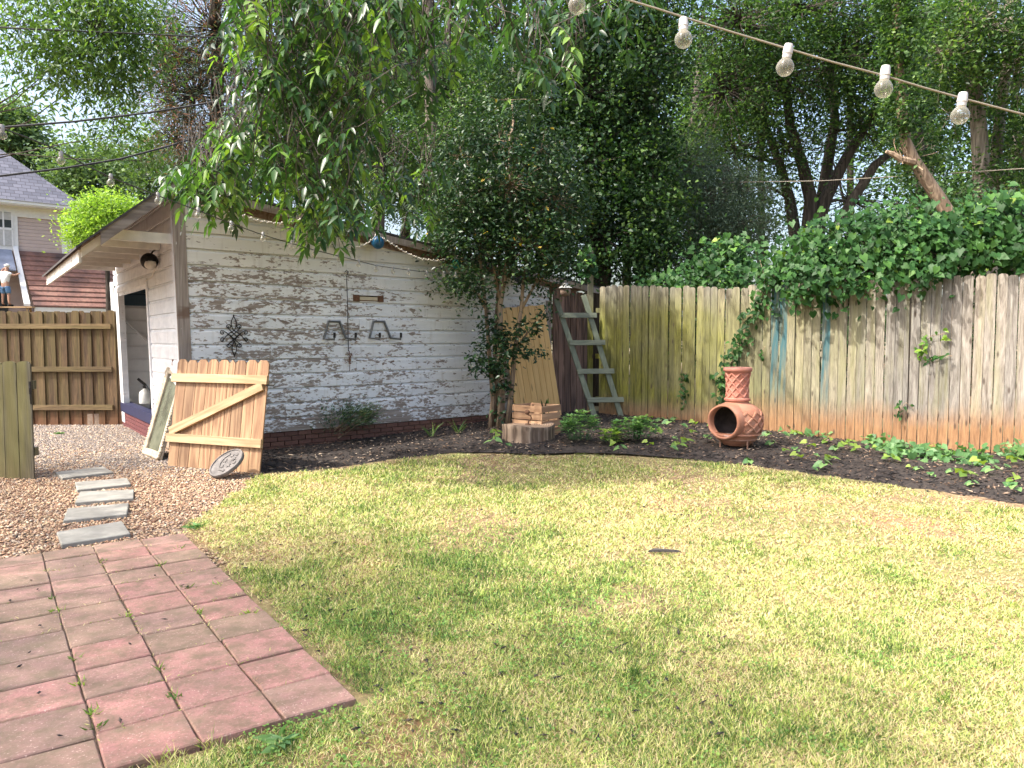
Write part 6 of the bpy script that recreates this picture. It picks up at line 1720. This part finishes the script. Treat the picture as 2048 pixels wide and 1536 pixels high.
b.build('stems', M_BRKS, sr)

# leafy clumps in the bed
L_MINT = mat_leaf('soft_green_leaf', [(0, (.055, .14, .05)), (.6, (.12, .245, .085)), (1, (.22, .36, .12))], .5, .3, .4)
L_YEL = mat_leaf('yellow_green_leaf', [(0, (.10, .19, .04)), (.5, (.18, .30, .055)), (1, (.30, .40, .08))], .45, .35, .4)
def rosette(name, label, px, py, rx, h_, nst, lm, Ln=.09, cat='plant', group=None):
    q0 = gp(px, py); q0[2] = float(bed_h(q0[0], q0[1])); q0 = gp(px, py, q0[2])
    root = thing(name, label, cat, q0, group); LP, LD, LN, LR = [], [], [], []; b = MB()
    for s_ in range(nst):
        a = RNG.random() * 6.283; r_ = rx * math.sqrt(RNG.random()); hh = h_ * (1 - .45 * (r_ / rx) ** 2) * RNG.uniform(.7, 1.05)
        tp = np.array([r_ * math.cos(a), r_ * math.sin(a) * .8, hh]); b.tube([(tp[0] * .6, tp[1] * .6, 0), tuple(tp)], [.004, .002], 3, cap=False); tn = RNG.random()
        for lv in range(3):
            for k in range(4):
                an = k * 1.571 + lv * .8; LP.append(tp - [0, 0, .045 * lv]); LD.append([math.cos(an), math.sin(an), .35 - .25 * lv]); LN.append([0, 0, 1.0]); LR.append(tn * .6 + .3 * (2 - lv) / 2 + RNG.random() * .15)
    n_ = len(LP); L_ = Ln * (.6 + .6 * RNG.random(n_))
    attach('leaves', leaf_mesh('leaves', np.array(LP), np.array(LD) + RNG.normal(size=(n_, 3)) * .12, np.array(LN), L_, L_ * .5, np.clip(LR, 0, 1), .12), root, lm); b.build('stems', L_MINT, root)
rosette('leafy_clump', 'tall soft-green leafy clump between the crate and the ladder foot', 1158, 878, .30, .40, 46, L_MINT)
rosette('leafy_clump', 'rounded soft-green leafy clump right of the ladder foot', 1268, 876, .33, .33, 50, L_MINT)
rosette('leafy_clump', 'small yellow-green clump between the two soft-green clumps', 1212, 882, .20, .18, 16, L_YEL)
def fan(label, px, py, n_, Ln, w_, lm, cat='grass tuft', group=None, name='grass_tuft', spread=.6):
    q0 = gp(px, py); hh = float(bed_h(q0[0], q0[1])) if in_poly(np.array([q0[0]]), np.array([q0[1]]), bed_poly)[0] else .0
    q0 = gp(px, py, hh); a = RNG.random(n_) * 6.283
    D = np.stack([np.cos(a) * spread, np.sin(a) * spread, np.ones(n_)], 1); L_ = Ln * (.5 + .6 * RNG.random(n_))
    me = leaf_mesh(name, RNG.normal(size=(n_, 3)) * [.02, .02, 0], D, rdir(n_), L_, w_, RNG.random(n_), .1, 'long', .3)
    tag(attach(name, me, None, lm, q0), label, cat, group)
L_GR = mat_leaf('blade_leaf', [(0, (.06, .12, .03)), (.6, (.12, .20, .05)), (1, (.24, .30, .09))], .5, .3, .3)
fan('spiky grass tuft in the mulch under the ladder hooks', 862, 874, 16, .42, .014, L_GR)
fan('spiky grass tuft in the mulch left of the camellia stems', 915, 868, 16, .40, .014, L_GR)
fan('upright broad-leaved plant standing behind the crate', 1090, 858, 7, .75, .10, L_DARK, 'plant', None, 'broad_leaved_plant', .12)
# heart-leaved seedlings
seed = []
for k in range(4):
    n_ = 3 + k; a = RNG.random(n_) * 6.283; r_ = .008 + .03 * RNG.random(n_); P = np.stack([r_ * np.cos(a), r_ * np.sin(a), .03 + .05 * RNG.random(n_)], 1)
    me = leaf_mesh('seedling', P, np.stack([np.cos(a), np.sin(a) - .4, -.3 * np.ones(n_)], 1), rdir(n_) * .3 + [0, -.45, 1], .075 * (.7 + .5 * RNG.random(n_)), .07, RNG.random(n_), .08, 'heart')
    seed.append(me)
spx = [(1300, 838), (1340, 852), (1362, 860), (1385, 868), (1392, 852), (1350, 842), (1415, 880), (1372, 890), (1232, 895), (1240, 905), (1342, 905), (1355, 898), (1290, 845), (1322, 846), (1400, 842), (1424, 856), (1300, 893), (1536, 875), (1563, 878), (1590, 872), (1620, 897), (1672, 903), (1630, 915), (1570, 905), (1600, 920), (1650, 940), (1625, 945), (1690, 900), (1720, 905), (1740, 890), (1765, 908), (1800, 893), (1825, 940), (1838, 943), (1860, 955), (1930, 960), (1965, 935), (1985, 950), (2005, 940), (2030, 930), (2036, 968), (1945, 975), (1895, 925), (1700, 888), (1756, 900), (1500, 930), (1350, 880), (1312, 870), (1000, 880), (985, 892), (1015, 895), (990, 870), (1660, 888), (1545, 893), (1590, 905), (1780, 925), (1870, 900), (1905, 950), (2020, 985), (1660, 925)]
for i, (x, y) in enumerate(spx):
    q = gp(x, y); q = gp(x, y, float(bed_h(q[0], q[1])))
    o = attach('seedling', seed[i % 4], None, L_MINT if i % 3 else L_YEL, q); o.rotation_euler = (0, 0, RNG.uniform(-.9, .9)); s_ = RNG.uniform(.7, 1.5); o.scale = (s_, s_, s_)
    tag(o, ('small soft-green' if i % 3 else 'small yellow-green') + ' heart-leaved seedling sprouting from the dark mulch bed', 'seedling', ('soft-green' if i % 3 else 'yellow-green') + ' heart-leaved seedlings in the mulch')
def creeper(label, pts, ncl):
    es = []
    for x, y, w_, h_ in pts:
        q = gp(x, y); s_ = q[1] / F_PX; es.append((q + [0, 0, h_ * s_ * .7], np.array([w_ * s_, .22, h_ * s_]), w_ * h_))
    vine_mass('creeper', label, es, ncl, 6, .095, 'creeper', .07, L_MINT, .2)
creeper('low heart-leaved creeper thick along the foot of the tall fence at right', [(1840, 918, 60, 14), (1900, 925, 45, 14), (1790, 905, 40, 12), (1950, 922, 30, 10), (1740, 890, 22, 10)], 90)
creeper('heart-leaved creeper cluster by the fence foot right of the chiminea', [(1625, 880, 36, 11), (1590, 878, 20, 9)], 26)
creeper('creeper cluster at the fence foot on the right edge of the view', [(2035, 918, 24, 18)], 20)
creeper('low creeper along the fence foot left of the chiminea', [(1350, 850, 50, 9), (1400, 856, 30, 9)], 26)
# weeds in the paving joints
for i, (x, y) in enumerate([(104, 1200), (113, 1225), (147, 1322), (163, 1370), (375, 1178), (398, 1228), (192, 1458), (186, 1430), (320, 1342), (255, 1235), (360, 1100), (435, 1172), (352, 1400), (500, 1228), (205, 1125), (320, 1133)]):
    q = gp(x, y, .012); n_ = 14; a = RNG.random(n_) * 6.283
    me = leaf_mesh('weed', RNG.normal(size=(n_, 3)) * [.012, .012, 0], np.stack([np.cos(a), np.sin(a), .5 + .8 * RNG.random(n_)], 1), rdir(n_), .045 * (.5 + .8 * RNG.random(n_)), .008, RNG.random(n_), .1)
    tag(attach('weed', me, None, L_YEL if i % 2 else L_GR, q), ('little yellow-green' if i % 2 else 'little dark green') + ' weed growing in a joint of the red paving', 'weed', ('yellow-green' if i % 2 else 'dark green') + ' weeds in the paving joints')
# crumbs of moss and dry grass caught in the joints
JP = []
for k in range(1500):
    if RNG.random() < .5: q = pat_T + PL * (CW * RNG.integers(1, 7) + RNG.normal() * .006) + PD * RNG.random() * PLEN
    else: q = pat_T + PL * RNG.random() * CW * 7 + PD * (ys[int(RNG.integers(1, 11))] + RNG.normal() * .012)
    if fbm(q[0], q[1], 2.2, 81) > .5: JP.append([q[0], q[1], .016 + .010 * RNG.random()])
JP = np.array(JP); n_ = len(JP); a = RNG.random(n_) * 6.283
me = leaf_mesh('joint_moss', JP, np.stack([np.cos(a), np.sin(a), .1 + .7 * RNG.random(n_)], 1), rdir(n_), .012 + .022 * RNG.random(n_), .004, RNG.random(n_) * .8, .1)
tag(attach('joint_moss', me, None, M_GRASS), kind='stuff')
# weeds on the lawn rim, loose bark and a stick on the grass
for x, y, lab in ((392, 1055, 'flat green weed at the gravel edge near the patio corner'), (560, 1490, 'broad-leaved weed at the near edge of the paving'), (120, 868, 'tiny weed tuft in the far gravel by the back fence')):
    fan(lab, x, y, 22, .11, .03, L_MINT, 'weed', None, 'weed', 1.6)
P = np.concatenate([scatter_px(330, 0, 1500, 1000, 1500, lawn_blades, 1), scatter_px(130, 0, 420, 950, 1090, grav_poly, 1)])
Q = np.array([gp(x, y, .035) for x, y in [(62, 1160), (75, 1178), (38, 1332), (80, 1250), (310, 1150), (365, 1170), (60, 1303), (118, 1470), (78, 1385), (260, 1287), (330, 1238), (430, 1155), (375, 1173), (20, 1200), (240, 1440)]])
S = np.stack([.010 + .018 * RNG.random(len(P)), .006 + .005 * RNG.random(len(P)), .004 + .003 * RNG.random(len(P))], 1); P[:, 2] = .012
S2 = np.stack([.012 + .016 * RNG.random(len(Q)), .006 + .003 * RNG.random(len(Q)), .004 * np.ones(len(Q))], 1)
P = np.concatenate([P, Q]); S = np.concatenate([S, S2]); n = len(P)
tag(attach('litter', octs('litter', P, S, RNG.random(n) * .75, RNG.random(n) * 6.3, M_CHIP), None, M_CHIP), kind='stuff')
q = gp(1327, 1101, .02)
tag(MB().hexa([(-.12, -.010, -.01), (.10, -.022, -.01), (.125, -.004, -.01), (-.09, .022, -.01), (-.11, -.008, .008), (.08, -.016, .014), (.115, -.006, .006), (-.06, .014, .016)]).build('bark_strip', mat_plain('black_bark', (.05, .045, .042), .9, 0, .4, 30, .5), None, loc=q, bevel=.004), 'dark strip of bark lying in the middle of the lawn', 'bark')
